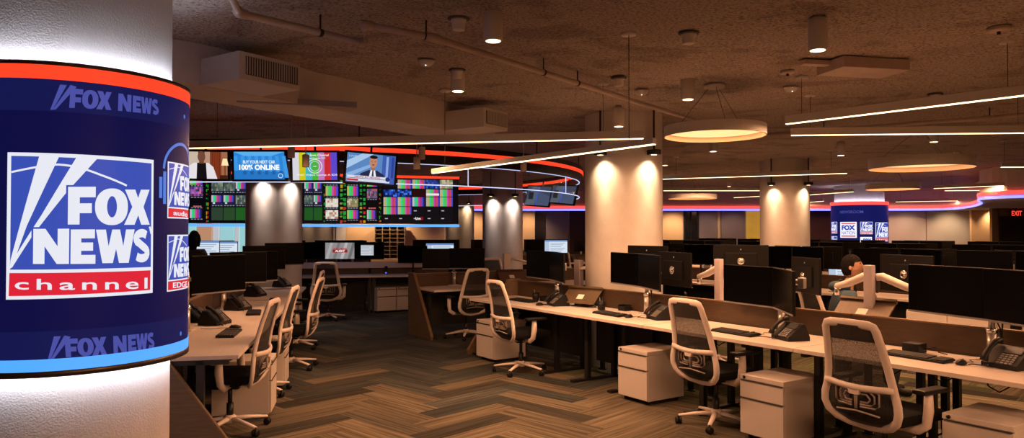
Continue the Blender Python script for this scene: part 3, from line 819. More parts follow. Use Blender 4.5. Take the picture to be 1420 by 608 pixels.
PZ = 2.93
pipe([at(314, -22, PZ), at(331, 18, PZ), at(504, 60, PZ), at(506, 34, PZ + .03), at(600, 52, PZ), at(960, 166, PZ)], .024, 'pale painted pipe with an elbow running across the ceiling to the large column', [(1, .62), (3, .9), (4, .3), (4, .42)])
pipe([at(1060, 187, PZ), at(1368, 164, PZ), at(1460, 155, PZ)], .022, 'thin pipe along the ceiling above the level linear lamp at right', [(0, .3), (1, .05)])
# air vents boxed on the beam
def vent(k, L, d, z0, z1, label):
    fp = beam_pt(k); rz = math.atan2(bd.y, bd.x)
    root = empty('air_vent_box', (fp.x, fp.y, z0), rz); tag(root, label, 'air vent', 'air vent boxes on the beam')
    h = z1 - z0
    q = MB(); q.box((L / 2, -d / 2, h / 2), (L, d, h), 0, None, .005); q.build('vent_case', M['white_fix'], root)
    q = MB(); q.box((L * .53, -d - .002, h * .52), (L * .86, .012, h * .66)); gr = q.build('grille_opening', M['grille'], root)
    q = MB(); n = 22
    for i in range(n): q.box((L * .53 - L * .42 + L * .84 * i / (n - 1), -d - .009, h * .52), (.006, .012, h * .64))
    q.build('grille_slats', M['white_fix'], gr)
vent(.21, .55, .47, 2.732, 2.935, 'nearer white vent box with a slatted grille on the ceiling beam')
vent(3.15, .45, .52, 2.732, 2.94, 'farther vent box with a dark grille at the right end of the beam')
# small ceiling fittings
def make_cup_sensor():
    root = empty('ceiling_sensor'); tag(root, 's', 'sensor')
    q = MB(); q.lathe([(.035, -.075), (.042, -.07), (.045, -.02), (.052, -.015), (.052, 0)], 20); q.build('sensor_cup', M['white_fix'], root)
    q = MB(); q.lathe([(.075, 0), (.075, .006)], 16); q.build('dark_gap', M['grille'], root)
    return root
def make_detector():
    root = empty('smoke_detector'); tag(root, 's', 'smoke detector')
    q = MB(); q.lathe([(.03, -.045), (.055, -.03), (.065, -.012), (.07, 0)], 22); q.build('detector_body', M['white_fix'], root)
    q = MB(); q.ball((.0, -.03, -.043), .006, 8, 6); q.build('indicator_light', glow('#ffffff', 2), root)
    return root
PROTO['sensor'] = make_cup_sensor; PROTO['detector'] = make_detector
for x, y in [(636, 27), (955, 47), (858, 109), (634, 98), (1297, 132), (1165, 205)]:
    p = at(x, y, CEIL - .02); spawn('sensor', (p.x, p.y, CEIL - .018), 0, '{ord} white cup shaped ceiling sensor from the left', 'cup sensors on the ceiling')
for x, y in [(591, 84), (889, 126), (1097, 121), (740, 234)]:
    p = at(x, y, CEIL - .01); spawn('detector', (p.x, p.y, CEIL - .012), 0, '{ord} round white smoke detector from the left', 'smoke detectors on the ceiling')
def plate(x, y, r, label):
    p = at(x, y, CEIL - .02); root = empty('ceiling_cover_plate', (p.x, p.y, CEIL - .035)); tag(root, label, 'cover plate')
    q = MB(); q.lathe([(r * .9, 0), (r, .006), (r, .03)], 24); q.build('plate', M['pipe'], root); q = MB(); q.cyl((0, 0, -.02), (0, 0, 0), .012, 8); q.build('knuckle', M['darkmetal'], root)
plate(1385, 41, .075, 'round cover plate near the top right of the ceiling')
plate(1092, 100, .06, 'small round cover plate left of the ceiling box')
# flat box on the ceiling at right
p = at(1196, 98, 2.97); root = empty('ceiling_box', (p.x, p.y, 2.95), R(12)); tag(root, 'flat brown box fixed to the ceiling at right', 'ceiling box')
q = MB(); q.box((0, 0, .045), (.62, .35, .09), 0, None, .006); q.build('box_case', M['pipe'], root); q = MB(); q.box((-.42, .03, .07), (.25, .08, .04), 0, None, .005); q.build('conduit', M['pipe'], root)

# column spotlights
def make_spot():
    root = empty('column_spotlight'); tag(root, 's', 'spotlight')
    q = MB(); q.cyl((0, 0, .05), (0, 0, .55), .012, 8); q.build('stem', M['darkmetal'], root)
    q = MB(); q.box((0, 0, .03), (.14, .10, .06), 0, None, .008); q.build('lamp_head', M['darkmetal'], root)
    q = MB(); q.lathe([(.001, -.002), (.035, -.002)], 16, 0, None, False, False); q.build('lamp_lens', M['diffdown'], root)
    return root
PROTO['spot'] = make_spot
SPOTW = 48
for nm, lab, angs, colr, pw, zz in [('big', 'large lit column', (-118, -52), WARM2, 1.0, 2.52), ('right', 'right lit column', (-115, -40), WARM2, .9, 2.52), ('centre', 'pale column before the video wall', (-112, -54), COOL, .75, 2.52),
                          ('mid', 'pale column behind the glass ring', (-118, -60), COOL, .9, 2.40), ('far', 'small far column right of the video wall', (-120, -60), WARM2, .8, 2.52), ('hub', 'far column below the video wall', (-120, -60), WARM2, .8, 2.52)]:
    x, y, r = COLS[nm]; base = math.degrees(math.atan2(-y, -x)) + 90
    for a in angs:
        an = R(a + base); dd = r + .10
        px_, py_ = x + dd * math.cos(an), y + dd * math.sin(an)
        spawn('spot', (px_, py_, zz), an, '{ord} dark spotlight from the left shining down a round column', 'spotlights beside the columns')
        spot((px_, py_, zz - .02), (x + (r + .005) * math.cos(an), y + (r + .005) * math.sin(an), zz - 1.6), SPOTW * pw, R(126), colr, 1.0, .03)
        spot((px_, py_, zz - .03), (x + (r - .01) * math.cos(an), y + (r - .01) * math.sin(an), zz - 1.25), SPOTW * pw * 1.1, R(34), colr, 1.0, .03)
# added spots, without fixtures, that brighten the far panels
for pxx, pw in [(655, 65), (732, 60), (933, 85), (550, 80), (500, 80), (980, 18), (1015, 18), (1256, 22), (1315, 48), (1360, 45)]:
    X = backx(pxx); spot((X, BY - .95, S0 - .03), (X, BY, 1.0), pw, R(110), WARM2, .8)
wd = bpy.data.worlds.new('World'); scene.world = wd; wd.use_nodes = True
wd.node_tree.nodes['Background'].inputs['Color'].default_value = (.9, .6, .4, 1); wd.node_tree.nodes['Background'].inputs['Strength'].default_value = .0
# ================================================================ curved screens
class CylMap:
    "flat drawing (u along the arc in metres, z) -> standing cylinder"
    def __init__(s, cx, cy, r): s.cx, s.cy, s.r = cx, cy, r; s.a0 = math.atan2(-cy, -cx)
    def pt(s, u, z, e=0):
        a = s.a0 + u / s.r; return ((s.r + e) * math.cos(a), (s.r + e) * math.sin(a), z)
    def px(s, x, y):
        d = ray(x, y); ox, oy = -s.cx, -s.cy
        A = d.x ** 2 + d.y ** 2; B = ox * d.x + oy * d.y; C = ox * ox + oy * oy - s.r ** 2
        q = B * B - A * C
        t = (-B - math.sqrt(max(q, 0))) / A
        a = math.atan2(oy + d.y * t, ox + d.x * t) - s.a0
        a = (a + PI) % (2 * PI) - PI
        return a * s.r, H + d.z * t
def wrap(mb, cm, vs, fs, mi, e, step=.025):
    "cut a flat drawing into narrow strips, then bend it round the cylinder"
    bm = bmesh.new(); bv = [bm.verts.new((x, y, 0)) for x, y in vs]
    for f in fs:
        try: bm.faces.new([bv[i] for i in f])
        except ValueError: pass
    u0 = min(v[0] for v in vs); u1 = max(v[0] for v in vs)
    k = math.floor(u0 / step) + 1
    while k * step < u1:
        bmesh.ops.bisect_plane(bm, geom=bm.verts[:] + bm.edges[:] + bm.faces[:], plane_co=(k * step, 0, 0), plane_no=(1, 0, 0)); k += 1
    bm.verts.index_update()
    mb.add([cm.pt(v.co.x, v.co.y, e) for v in bm.verts], [[v.index for v in f.verts] for f in bm.faces], mi)
    bm.free()
def outline(poly, w):
    "closed outline strip as quads plus corner squares"
    vs = []; fs = []; n = len(poly)
    for i in range(n):
        a = Vector(poly[i]); b = Vector(poly[(i + 1) % n]); d = b - a
        if d.length < 1e-7: continue
        d.normalize(); p = Vector((-d.y, d.x)) * w; a2 = a - d * w; b2 = b + d * w
        k = len(vs); vs += [tuple(a2 + p), tuple(a2 - p), tuple(b2 - p), tuple(b2 + p)]; fs.append((k, k + 1, k + 2, k + 3))
    return vs, fs
def stroke(pts, w):
    vs = []; fs = []
    for i in range(len(pts)):
        a = Vector(pts[max(0, i - 1)]); b = Vector(pts[min(len(pts) - 1, i + 1)]); d = (b - a).normalized(); ww = w[i] if isinstance(w, list) else w
        p = Vector((-d.y, d.x)) * ww; q = Vector(pts[i]); vs += [tuple(q + p), tuple(q - p)]
        if i: k = 2 * i; fs.append((k - 2, k - 1, k + 1, k))
    return vs, fs
# heavy sans letters as filled shapes in a unit box (y up)
def heavy(ch):
    "list of (verts, faces), outline loops"
    def P(p): return (p, [tuple(range(len(p)))])
    if ch == 'F': p = [(0, 0), (.42, 0), (.42, .30), (.86, .30), (.86, .56), (.42, .56), (.42, .72), (1, .72), (1, 1), (0, 1)]
    elif ch == 'E': p = [(0, 0), (1, 0), (1, .26), (.42, .26), (.42, .38), (.90, .38), (.90, .62), (.42, .62), (.42, .74), (.97, .74), (.97, 1), (0, 1)]
    elif ch == 'X': p = [(0, 0), (.38, 0), (.52, .27), (.64, 0), (1, 0), (.73, .51), (.98, 1), (.62, 1), (.51, .76), (.40, 1), (.02, 1), (.29, .51)]
    elif ch == 'N': p = [(0, 0), (.32, 0), (.32, .50), (.66, 0), (1, 0), (1, 1), (.68, 1), (.68, .50), (.34, 1), (0, 1)]
    elif ch == 'W': p = [(.16, 0), (.42, 0), (.50, .42), (.58, 0), (.84, 0), (1, 1), (.76, 1), (.69, .50), (.60, 1), (.40, 1), (.31, .50), (.24, 1), (0, 1)]
    elif ch == 'O':
        n = 40; o = []; i_ = []
        for k in range(n):
            a = 2 * PI * k / n; c, s = math.cos(a), math.sin(a)
            o.append((.5 + .5 * math.copysign(abs(c) ** .9, c), .5 + .5 * math.copysign(abs(s) ** .9, s))); i_.append((.5 + .15 * c, .5 + .29 * s))
        vs = o + i_; return [(vs, [(k, (k + 1) % n, n + (k + 1) % n, n + k) for k in range(n)])], [o, i_]
    elif ch == 'S':
        pts = []
        for k in range(11): a = R(38 + 172 * k / 10); pts.append((.5 + .33 * math.cos(a), .715 + .165 * math.sin(a)))
        pts += [(.36, .58), (.5, .51), (.64, .45)]
        for k in range(11): a = R(50 - 192 * k / 10); pts.append((.5 + .34 * math.cos(a), .285 + .165 * math.sin(a)))
        vs, fs = stroke(pts, .125); return [(vs, fs)], [[vs[i] for i in range(0, len(vs), 2)] + [vs[i] for i in range(len(vs) - 1, -1, -2)]]
    return [P(p)], [p]
TRACE = dict(F=(236, 328, 160, 296), O=(326, 446, 166, 299), X=(432, 541, 170, 298), N=(124, 241, 311, 438), E=(246, 329, 314, 438), W=(330, 474, 315, 436), S=(466, 544, 314, 435))
def tnorm(x, y):
    xx = (x - 30) / 532; top = 28 + 32 * xx; bot = 570 - 22 * xx
    return xx, 1 - (y - top) / (bot - top)
def logo(draw, u0, u1, z0, z1, foot, footbox=None, letters=True, ecs=1.0):
    "draw(kind, verts, faces, layer): the square badge with two beams, an arc and two words"
    def tr(p): a, b = tnorm(*p); return (u0 + a * (u1 - u0), z0 + b * (z1 - z0))
    def P(kind, pts, lay): draw(kind, [tr(p) for p in pts], [tuple(range(len(pts)))], lay)
    P('white', [(30, 28), (562, 60), (562, 548), (30, 570)], 1)
    P('blue', [(44, 42), (551, 73), (551, 453), (44, 460)], 2)
    P('red', [(42, 472), (550, 465), (549, 537), (40, 557)], 2)
    P('white', [(140, 47), (205, 51), (101, 300), (52, 450), (44, 458), (46, 425)], 3)
    P('white', [(262, 54), (333, 58), (232, 178), (124, 330), (52, 452), (46, 450), (60, 415), (150, 260)], 3)
    arc = [(46 + 396 * t, 102 - 29 * math.sin(min(1, t * 1.35) * PI * .62) + 95 * max(0, t - .36) ** 1.35 * 1.55) for t in [i / 20 for i in range(21)]]
    vs, fs = stroke(arc, 3.6); draw('white', [tr(p) for p in vs], fs, 4)
    vs, fs = stroke([(538, 296), (545, 312), (551, 332)], 4); draw('white', [tr(p) for p in vs], fs, 4)
    for pas in (0, 1):
        for ch, (xa, xb, ya, yb) in TRACE.items():
            polys, loops = heavy(ch)
            f = lambda q: tr((xa + q[0] * (xb - xa), yb + (ya - yb) * q[1]))
            if pas == 0:
                for lp in loops:
                    vs, fs = outline([(xa + q[0] * (xb - xa), yb + (ya - yb) * q[1]) for q in lp], 6.5); draw('blue', [tr(p) for p in vs], fs, 5)
            else:
                for vs, fs in polys: draw('white', [f(q) for q in vs], fs, 6)
    fb = footbox or (62, 535, 492, 532)
    vs, fs = text_in(foot, fb[0], fb[1], -fb[3], -fb[2], .02 if foot != 'channel' else .012, 1.0 if foot != 'channel' else 1.28)
    draw('white', [tr((x, -y)) for x, y in vs], fs, 3)
def header(draw, pts4, kind='pale', lay=1):
    "slanted beams + FOX NEWS inside a quad given by its (u, z) corners: bottom left, bottom right, top right, top left"
    bl, br, tr_, tl = [Vector(p) for p in pts4]
    def m(x, y): return tuple((bl * (1 - x) + br * x) * (1 - y) + (tl * (1 - x) + tr_ * x) * y)
    for p in ([(.0, -.12), (.02, -.12), (.12, 1.15), (.065, 1.15)], [(.02, -.12), (.045, -.1), (.20, 1.1), (.15, 1.18)]): draw(kind, [m(*q) for q in p], [(0, 1, 2, 3)], lay)
    xs = dict(F=(.15, .255), O=(.25, .385), X=(.37, .50), N=(.56, .685), E=(.70, .785), W=(.785, .91), S=(.905, 1.0))
    for ch, (a, b) in xs.items():
        for vs, fs in heavy(ch)[0]: draw(kind, [m(a + q[0] * (b - a), q[1]) for q in vs], fs, lay)

def led_column():
    cx, cy, rs, rc = -2.37, 3.90, .566, .475
    c = MB(); c.lathe([(rc, 0), (rc, CEIL + .05)], 72, 0, T(cx, cy, 0), True, False); struct('column_near', c, M['column'], 'pale round column inside the near curved screen')
    zb, zt = .945, 2.425
    root = empty('curved_news_screen', (cx, cy, 0)); tag(root, 'large curved blue news screen wrapped round the nearest column', 'curved screen')
    cm = CylMap(cx, cy, rs)
    navy = mat('screen_navy', (.004, .004, .006), .4, emit=1, ecol=(.0045, .0045, .055), spec=.1, nscale=3, namt=.1)
    # soft variation of the displayed blue: brighter towards the foot of the picture
    band = mat('screen_band_blue', (.004, .004, .006), .4, emit=1, ecol=lin('#14184e'), spec=.1)
    q = MB(); q.lathe([(rs, zb + .03), (rs, zt - .02)], 120, 0, None, True, False); q.build('display_panel', navy, root)
    rt = .075
    q = MB(); q.lathe([(rs + .004, zt - .085), (rs + .004, zt - .018)], 120, 0, None, True, False); q.build('red_light_band', M['red'], root)
    q = MB(); q.lathe([(rs + .004, zb + .028), (rs + .004, zb + .085)], 120, 0, None, True, False); q.build('blue_light_band', mat('azure_light_band', (.02, .1, .3), .4, emit=1.15, ecol=(.075, .36, 1)), root)
    trimm = mat('bronze_trim', (.10, .075, .06), .35, .7, nscale=20, namt=.1)
    q = MB(); q.lathe([(rs + .004, zt - .018), (rs + .007, zt - .016), (rs + .007, zt), (rs - .035, zt)], 120, 0, None, True, False); q.build('upper_trim', trimm, root)
    q = MB(); q.lathe([(rs - .035, zb), (rs + .007, zb), (rs + .007, zb + .026), (rs + .004, zb + .028)], 120, 0, None, True, False); q.build('lower_trim', trimm, root)
    for nm, z in (('upper_cove_light', zt - .02), ('lower_cove_light', zb + .02)):
        q = MB(); q.lathe([(rc + .045, z), (rs - .036, z)], 100, 0, None, True, False); q.build(nm, M['cove'], root)
    kinds = dict(white=glow('#e8eaf4', 1), blue=glow('#3a50b4', 1), red=glow('#e02438', 1), pale=glow('#4a50a4', 1), sky=glow('#4a7ad8', 1), band=band)
    names = list(kinds); ml = [kinds[k] for k in names]
    def drawer(mb, eps=.0012, base=.0015): return lambda kind, vs, fs, lay: wrap(mb, cm, vs, fs, names.index(kind), base + eps * lay)
    P = cm.px
    # header and footer bands
    q = MB(); dr = drawer(q)
    def bandq(t0, t1):
        n = 40; a, b = -rs * 1.9, rs * 1.9
        dr('band', [(a, t0), (b, t0), (b, t1), (a, t1)], [(0, 1, 2, 3)], 0)
    bandq(zt - .235, zt - .086); q.build('caption_band', ml, root)
    q = MB(); dr = drawer(q); bandq(zb + .086, zb + .215); q.build('caption_band', ml, root)
    q = MB(); dr = drawer(q)
    header(dr, [P(70, 149), P(220, 160), P(220, 139), P(72, 121)])
    q.build('caption_lettering', ml, root); q = MB(); dr = drawer(q)
    header(dr, [P(66, 497), P(214, 484), P(214, 461), P(64, 471)])
    q.build('caption_lettering', ml, root)
    for x, y in ((255, 162), (250, 463)):
        q = MB(); dr = drawer(q)
        u, z = P(x, y); dr('sky', [(u + .012 * math.cos(2 * PI * i / 14), z + .012 * math.sin(2 * PI * i / 14)) for i in range(14)], [tuple(range(14))], 1)
        q.build('caption_dot', ml, root)
    # main badge
    u0, zt0 = P(11, 211); u1, zt1 = P(212.5, 222.5); _, zb0 = P(11, 415); _, zb1 = P(212.5, 407)
    q = MB(); logo(drawer(q), u0, u1, (zb0 + zb1) / 2, (zt0 + zt1) / 2, 'channel'); q.build('channel_badge', ml, root)
    ua, za = P(232, 224); ub, _ = P(261.6, 264); _, zb_ = P(233, 303)
    wd_ = min((za - zb_) * .98, (ub - ua) * .86)
    q = MB(); dr = drawer(q); logo(dr, ua, ua + wd_, zb_, za, 'audio', (120, 480, 488, 535)); q.build('audio_badge', ml, root)
    q = MB(); dr = drawer(q); cu, cz = ua + wd_ * .5, za - .02
    vs, fs = stroke([(cu + wd_ * .60 * math.cos(a), cz - .02 + wd_ * .52 * math.sin(a)) for a in [PI * i / 24 for i in range(25)]], .008); dr('sky', vs, fs, 1)
    for sx in (-1, 1):
        for k, (w_, h_) in enumerate(((.0, .085), (.028, .055))):
            x0 = cu + sx * (wd_ * .5 + .022 + w_); dr('sky', [(x0 - .011, cz - .12 - h_), (x0 + .011, cz - .12 - h_), (x0 + .011, cz - .12 + h_), (x0 - .011, cz - .12 + h_)], [(0, 1, 2, 3)], 1)
    q.build('headphone_drawing', ml, root)
    ua, za = P(231.5, 326); _, zb_ = P(231.5, 405); 
    q = MB(); logo(drawer(q), ua, ua + wd_, zb_, za, 'EDGE', (120, 480, 486, 538)); q.build('edge_badge', ml, root)
led_column()

def far_led():
    Y = 22.9; cx = (1191.5 - 710) / FPX * Y; rs = .83; rc = .72
    c = MB(); c.lathe([(rc, 0), (rc, CEIL + .05)], 60, 0, T(cx, Y, 0), True, False); struct('column_newsroom', c, M['column'], 'pale column above the far curved screen')
    root = empty('curved_news_screen', (cx, Y, 0)); tag(root, 'small far curved blue screen of white badges on a round column', 'curved screen')
    cm = CylMap(cx, Y, rs); zb, zt = .9, 2.42
    q = MB(); q.lathe([(rs, zb), (rs, zt)], 90, 0, None, True, False); q.build('display_panel', mat('screen_navy_far', (.004, .004, .006), .4, emit=1, ecol=lin('#121858'), spec=.1), root)
    q = MB(); q.lathe([(rs - .03, zt + .11), (rs + .01, zt + .11), (rs + .01, zt), (rs - .03, zt)], 90, 0, None, True, False); q.build('red_light_band', M['redfar'], root)
    q = MB(); q.lathe([(rc + .012, zt + .10), (rs - .032, zt + .10)], 90, 0, None, True, False); q.build('upper_cove_light', M['covefar'], root)
    kinds = dict(white=glow('#f0f0fa', 1.1), blue=glow('#2b45b8', 1), red=glow('#e02438', 1), pale=glow('#4a50a4', 1), sky=glow('#3f62c8', 1)); names = list(kinds); ml = [kinds[k] for k in names]
    def dr(mb): return lambda kind, vs, fs, lay: wrap(mb, cm, vs, fs, names.index(kind), .003 + .003 * lay, .06)
    P = cm.px
    def box(d, k, x0, y0, x1, y1, lay): a = P(x0, y1); b = P(x1, y0); d(k, [(a[0], a[1]), (b[0], a[1]), (b[0], b[1]), (a[0], b[1])], [(0, 1, 2, 3)], lay)
    def txt(d, k, s, x0, y0, x1, y1, lay, bold=.04): a = P(x0, y1); b = P(x1, y0); vs, fs = text_in(s, a[0], b[0], a[1], b[1], bold); d(k, vs, fs, lay)
    q = MB(); d = dr(q); txt(d, 'pale', 'NEWSROOM', 1165, 292, 1197, 296.5, 1, .01); q.build('caption_lettering', ml, root)
    q = MB(); d = dr(q); box(d, 'white', 1165.5, 308, 1188, 330, 1); box(d, 'red', 1167, 309.5, 1186.5, 311, 2); box(d, 'red', 1167, 327, 1186.5, 328.5, 2)
    txt(d, 'blue', 'FOX', 1167.5, 312.5, 1186, 319.5, 2, .06); txt(d, 'blue', 'NATION', 1167.5, 321, 1186, 325.5, 2, .0); q.build('nation_badge', ml, root)
    a = P(1193, 325); b = P(1210, 308); q = MB(); logo(dr(q), a[0], b[0], a[1], b[1], 'WEATHER', (60, 535, 485, 538)); q.build('weather_badge', ml, root)
    a = P(1214, 335); b = P(1227, 309); q = MB(); logo(dr(q), a[0], a[0] + (b[1] - a[1]), a[1], b[1], 'channel'); q.build('channel_badge', ml, root)
    q = MB(); d = dr(q); txt(d, 'white', 'FOX NEWS', 1164, 337, 1190, 342.5, 1, .06); q.build('news_lettering', ml, root)
    q = MB(); d = dr(q); box(d, 'white', 1193, 329, 1209, 345, 1); txt(d, 'blue', 'FOX', 1197, 331, 1208.5, 337, 2, .06); txt(d, 'blue', 'NEWS', 1195, 338, 1208.5, 344, 2, .05); q.build('lower_badge', ml, root)
    for y0, y1, nm in ((308, 324, 'audio_badge'), (328, 344, 'edge_badge')):
        b = P(1161, y0); a = P(1161, y1); w_ = (b[1] - a[1]); q = MB(); logo(dr(q), b[0] - w_, b[0], a[1], b[1], 'audio' if 'au' in nm else 'EDGE', (120, 480, 488, 535)); q.build(nm, ml, root)
far_led()

# ================================================================ ring of light and glass
RX, RYc, RR, RZ = -3.46, 13.9, 4.8, 2.69
def ring():
    root = empty('suspended_light_ring', (RX, RYc, RZ)); tag(root, 'large suspended ring with red light strip and hanging glass panels', 'light ring')
    def ann(mb, r0, r1, z0, z1, n=128, mi=0):
        mb.lathe([(r0, z0), (r1, z0), (r1, z1), (r0, z1), (r0, z0)], n, mi, None, False, False)
    q = MB(); ann(q, RR - .10, RR, -.16, .10); q.build('ring_fascia', M['ringblack'], root)
    q = MB(); ann(q, RR + .001, RR + .012, -.035, .022); ann(q, RR - .112, RR - .101, -.035, .022); q.build('red_light_strip', M['red'], root)
    q = MB(); ann(q, RR - .07, RR - .055, -.166, -.158); q.build('upper_glass_light', M['edge'], root)
    N = 12
    for k in range(N):
        a0, a1 = 2 * PI * k / N + .12, 2 * PI * (k + 1) / N + .12
        m = 10; vs = []; fs = []
        for i in range(m + 1):
            a = a0 + .003 + (a1 - a0 - .006) * i / m
            for z in (-.44, -.16): vs.append(((RR - .06) * math.cos(a), (RR - .06) * math.sin(a), z))
            if i: j = 2 * i; fs.append((j - 2, j, j + 1, j - 1))
        g = MB(); g.add(vs, fs, 0, None, True); go = g.build('glass_panel', M['glass'], root)
        e = MB(); r_ = RR - .06
        e.tube([(r_ * math.cos(a0 + (a1 - a0) * i / m), r_ * math.sin(a0 + (a1 - a0) * i / m), -.44) for i in range(m + 1)], .007, 6)
        e.build('lit_bottom_edge', M['edge'], go)
        e = MB(); e.cyl((r_ * math.cos(a0), r_ * math.sin(a0), -.44), (r_ * math.cos(a0), r_ * math.sin(a0), -.16), .006, 6); e.build('lit_joint', M['edge'], go)
    for k in range(10):
        a = 2 * PI * k / 10; q = MB(); q.cyl(((RR - .05) * math.cos(a), (RR - .05) * math.sin(a), .10), ((RR - .05) * math.cos(a), (RR - .05) * math.sin(a), CEIL - RZ), .008, 6); q.build('hanger_rod', M['darkmetal'], root)
ring()

# flat pictures shown on screens -------------------------------------------------
BARS = ['#c8c8c0', '#c8c030', '#30c0c0', '#30c848', '#c838b8', '#c83038', '#4038c0']
class Flat:
    "2D drawing on a plane: origin, x axis and y axis in local space, layers stacked towards the viewer"
    def __init__(s): s.mb = MB(); s.mats = []
    def k(s, h, st=1.0):
        m = glow(h, st)
        if m not in s.mats: s.mats.append(m)
        return s.mats.index(m)
    def poly(s, pts, h, lay=0, st=1.0): s.mb.add([(x, -.0006 * lay, z) for x, z in pts], [tuple(range(len(pts)))], s.k(h, st)); return s
    def rect(s, x0, z0, x1, z1, h, lay=0, st=1.0): return s.poly([(x0, z0), (x1, z0), (x1, z1), (x0, z1)], h, lay, st)
    def oval(s, cx, cz, rx_, rz_, h, lay=0, n=24, a0=0, a1=2 * PI): return s.poly([(cx + rx_ * math.cos(a0 + (a1 - a0) * i / n), cz + rz_ * math.sin(a0 + (a1 - a0) * i / n)) for i in range(n)], h, lay)
    def ringo(s, cx, cz, r, w, h, lay=0, n=32):
        vs, fs = stroke([(cx + r * math.cos(2 * PI * i / n), cz + r * math.sin(2 * PI * i / n)) for i in range(n + 1)], w)
        s.mb.add([(x, -.0006 * lay, z) for x, z in vs], fs, s.k(h))
    def text(s, t, x0, x1, z0, z1, h, lay=3, bold=.02):
        vs, fs = text_in(t, x0, x1, z0, z1, bold); s.mb.add([(x, -.0006 * lay, z) for x, z in vs], fs, s.k(h)); return s
    def bars(s, x0, z0, x1, z1, lay=0, cols=None):
        c = cols or BARS; n = len(c)
        for i, h in enumerate(c): s.rect(x0 + (x1 - x0) * i / n, z0, x0 + (x1 - x0) * (i + 1) / n, z1, h, lay)
    def build(s, name, parent): return s.mb.build(name, s.mats, parent)

TVW, TVH = .72, .425
def tv(label, pxl, pxr, ytop, ybot, Yl, Yr, pic, tilt=6, roll=0):
    a = atY(pxl, (ytop + ybot) / 2, Yl); b = atY(pxr, (ytop + ybot) / 2, Yr); m = (a + b) / 2; d = b - a
    m.z = H + (320 - (ytop + ybot) / 2) / FPX * m.y
    wd_ = math.hypot(d.x, d.y); sc = wd_ / TVW
    root = empty('tv_screen', m); root.rotation_euler = (R(-tilt) * -1, R(roll), math.atan2(d.y, d.x)); root.rotation_euler = Euler((R(tilt), R(roll), math.atan2(d.y, d.x)))
    tag(root, label, 'television', 'televisions on the light ring')
    w_, h_ = wd_, (ybot - ytop) / FPX * m.y
    q = MB(); q.box((0, .02, 0), (w_, .035, h_), 0, None, .005); q.box((0, .045, 0), (w_ * .6, .03, h_ * .5), 0, None, .008); q.build('tv_case', M['black'], root)
    f = Flat(); W, Hh = w_ / 2 - .032, h_ / 2 - .028
    pic(f, W, Hh)
    o = f.build('tv_picture', root); o.location = (0, -.001, 0)
    q = MB(); q.cyl((0, .07, 0), (0, .07, h_ * .5 + .12), .014, 8); q.box((0, .06, 0), (.2, .02, .15), 0, None, .004); q.build('wall_mount', M['darkmetal'], root)
    return root
def pic_doctor(f, W, Hh):
    f.rect(-W, -Hh, W, Hh, '#b89078', 0); f.rect(-W, -Hh, -.05, Hh, '#c9b6a4', 1); f.rect(.08, -Hh, .22, Hh, '#8a3a20', 1)
    for i in range(6): f.rect(.085 + .022 * i, -Hh, .093 + .022 * i, Hh, '#5e2414', 2)
    f.rect(.22, -Hh, W, Hh, '#a06848', 1)
    f.poly([(.22, 0), (.31, 0), (.29, .085), (.24, .085)], '#ffe6b0', 3); f.rect(.258, -.12, .272, 0, '#6a3a20', 2); f.rect(.20, -Hh, W, -.12, '#402010', 2)
    f.poly([(-.25, -Hh), (.17, -Hh), (.12, -.02), (.06, .03), (-.12, .03), (-.20, -.02)], '#e6e0e4', 3); f.poly([(-.09, -Hh), (.04, -Hh), (.03, .03), (-.08, .03)], '#141014', 4)
    f.rect(-.055, .02, .005, .06, '#6a4030', 5); f.oval(-.025, .105, .048, .068, '#744838', 6); f.oval(-.025, .155, .042, .02, '#3a2620', 5)
    f.rect(-W, -.06, -.24, .06, '#78706c', 2)
def pic_online(f, W, Hh):
    f.rect(-W, -Hh, W, Hh, '#2a86d8', 0)
    for i in range(8): f.poly([(-W + i * .09, -Hh + .02), (-W + i * .09 + .05, -Hh + .02), (-W + i * .085 + .045, Hh * .7), (-W + i * .085, Hh * .7)], '#3f98e4', 1)
    f.poly([(-W, -Hh), (W, -Hh), (W, -.08), (-W, -.06)], '#2476c4', 2); f.poly([(-W, Hh), (W, Hh), (W * .5, .12), (-W * .6, .12)], '#5ab0ee', 2)
    for i in range(6): f.rect(-.2 + i * .09, -.11, -.16 + i * .09, -.065, '#1c5ea4', 3); 
    f.text('BUY YOUR NEXT CAR', -.20, .20, .025, .065, '#e8f4ff', 4, .03); f.text('100% ONLINE', -.25, .25, -.055, .012, '#ffffff', 4, .045)
    f.ringo(W - .05, -Hh + .045, .026, .004, '#bfe0ff', 4)
def pic_bars(f, W, Hh):
    f.bars(-W, -Hh, W, Hh, 0, ['#d8d6e0', '#cfc416', '#40b4c4', '#46b43a', '#c078c0', '#c82830', '#5a48c8'])
    f.ringo(0, 0, .085, .005, '#d8e8d8', 2); f.ringo(0, 0, .06, .003, '#d8e8d8', 2); f.rect(-.02, -.004, .02, .004, '#e8f0e8', 2)
    f.text('Fox News Channel', -.15, .17, .125, .155, '#f4f4f4', 3, .01); f.text('Washington DC', -.10, .13, .085, .112, '#f4f4f4', 3, .01); f.text('FNC Video Comp A IDS', -.22, .27, -.125, -.095, '#f4f4f4', 3, .01)
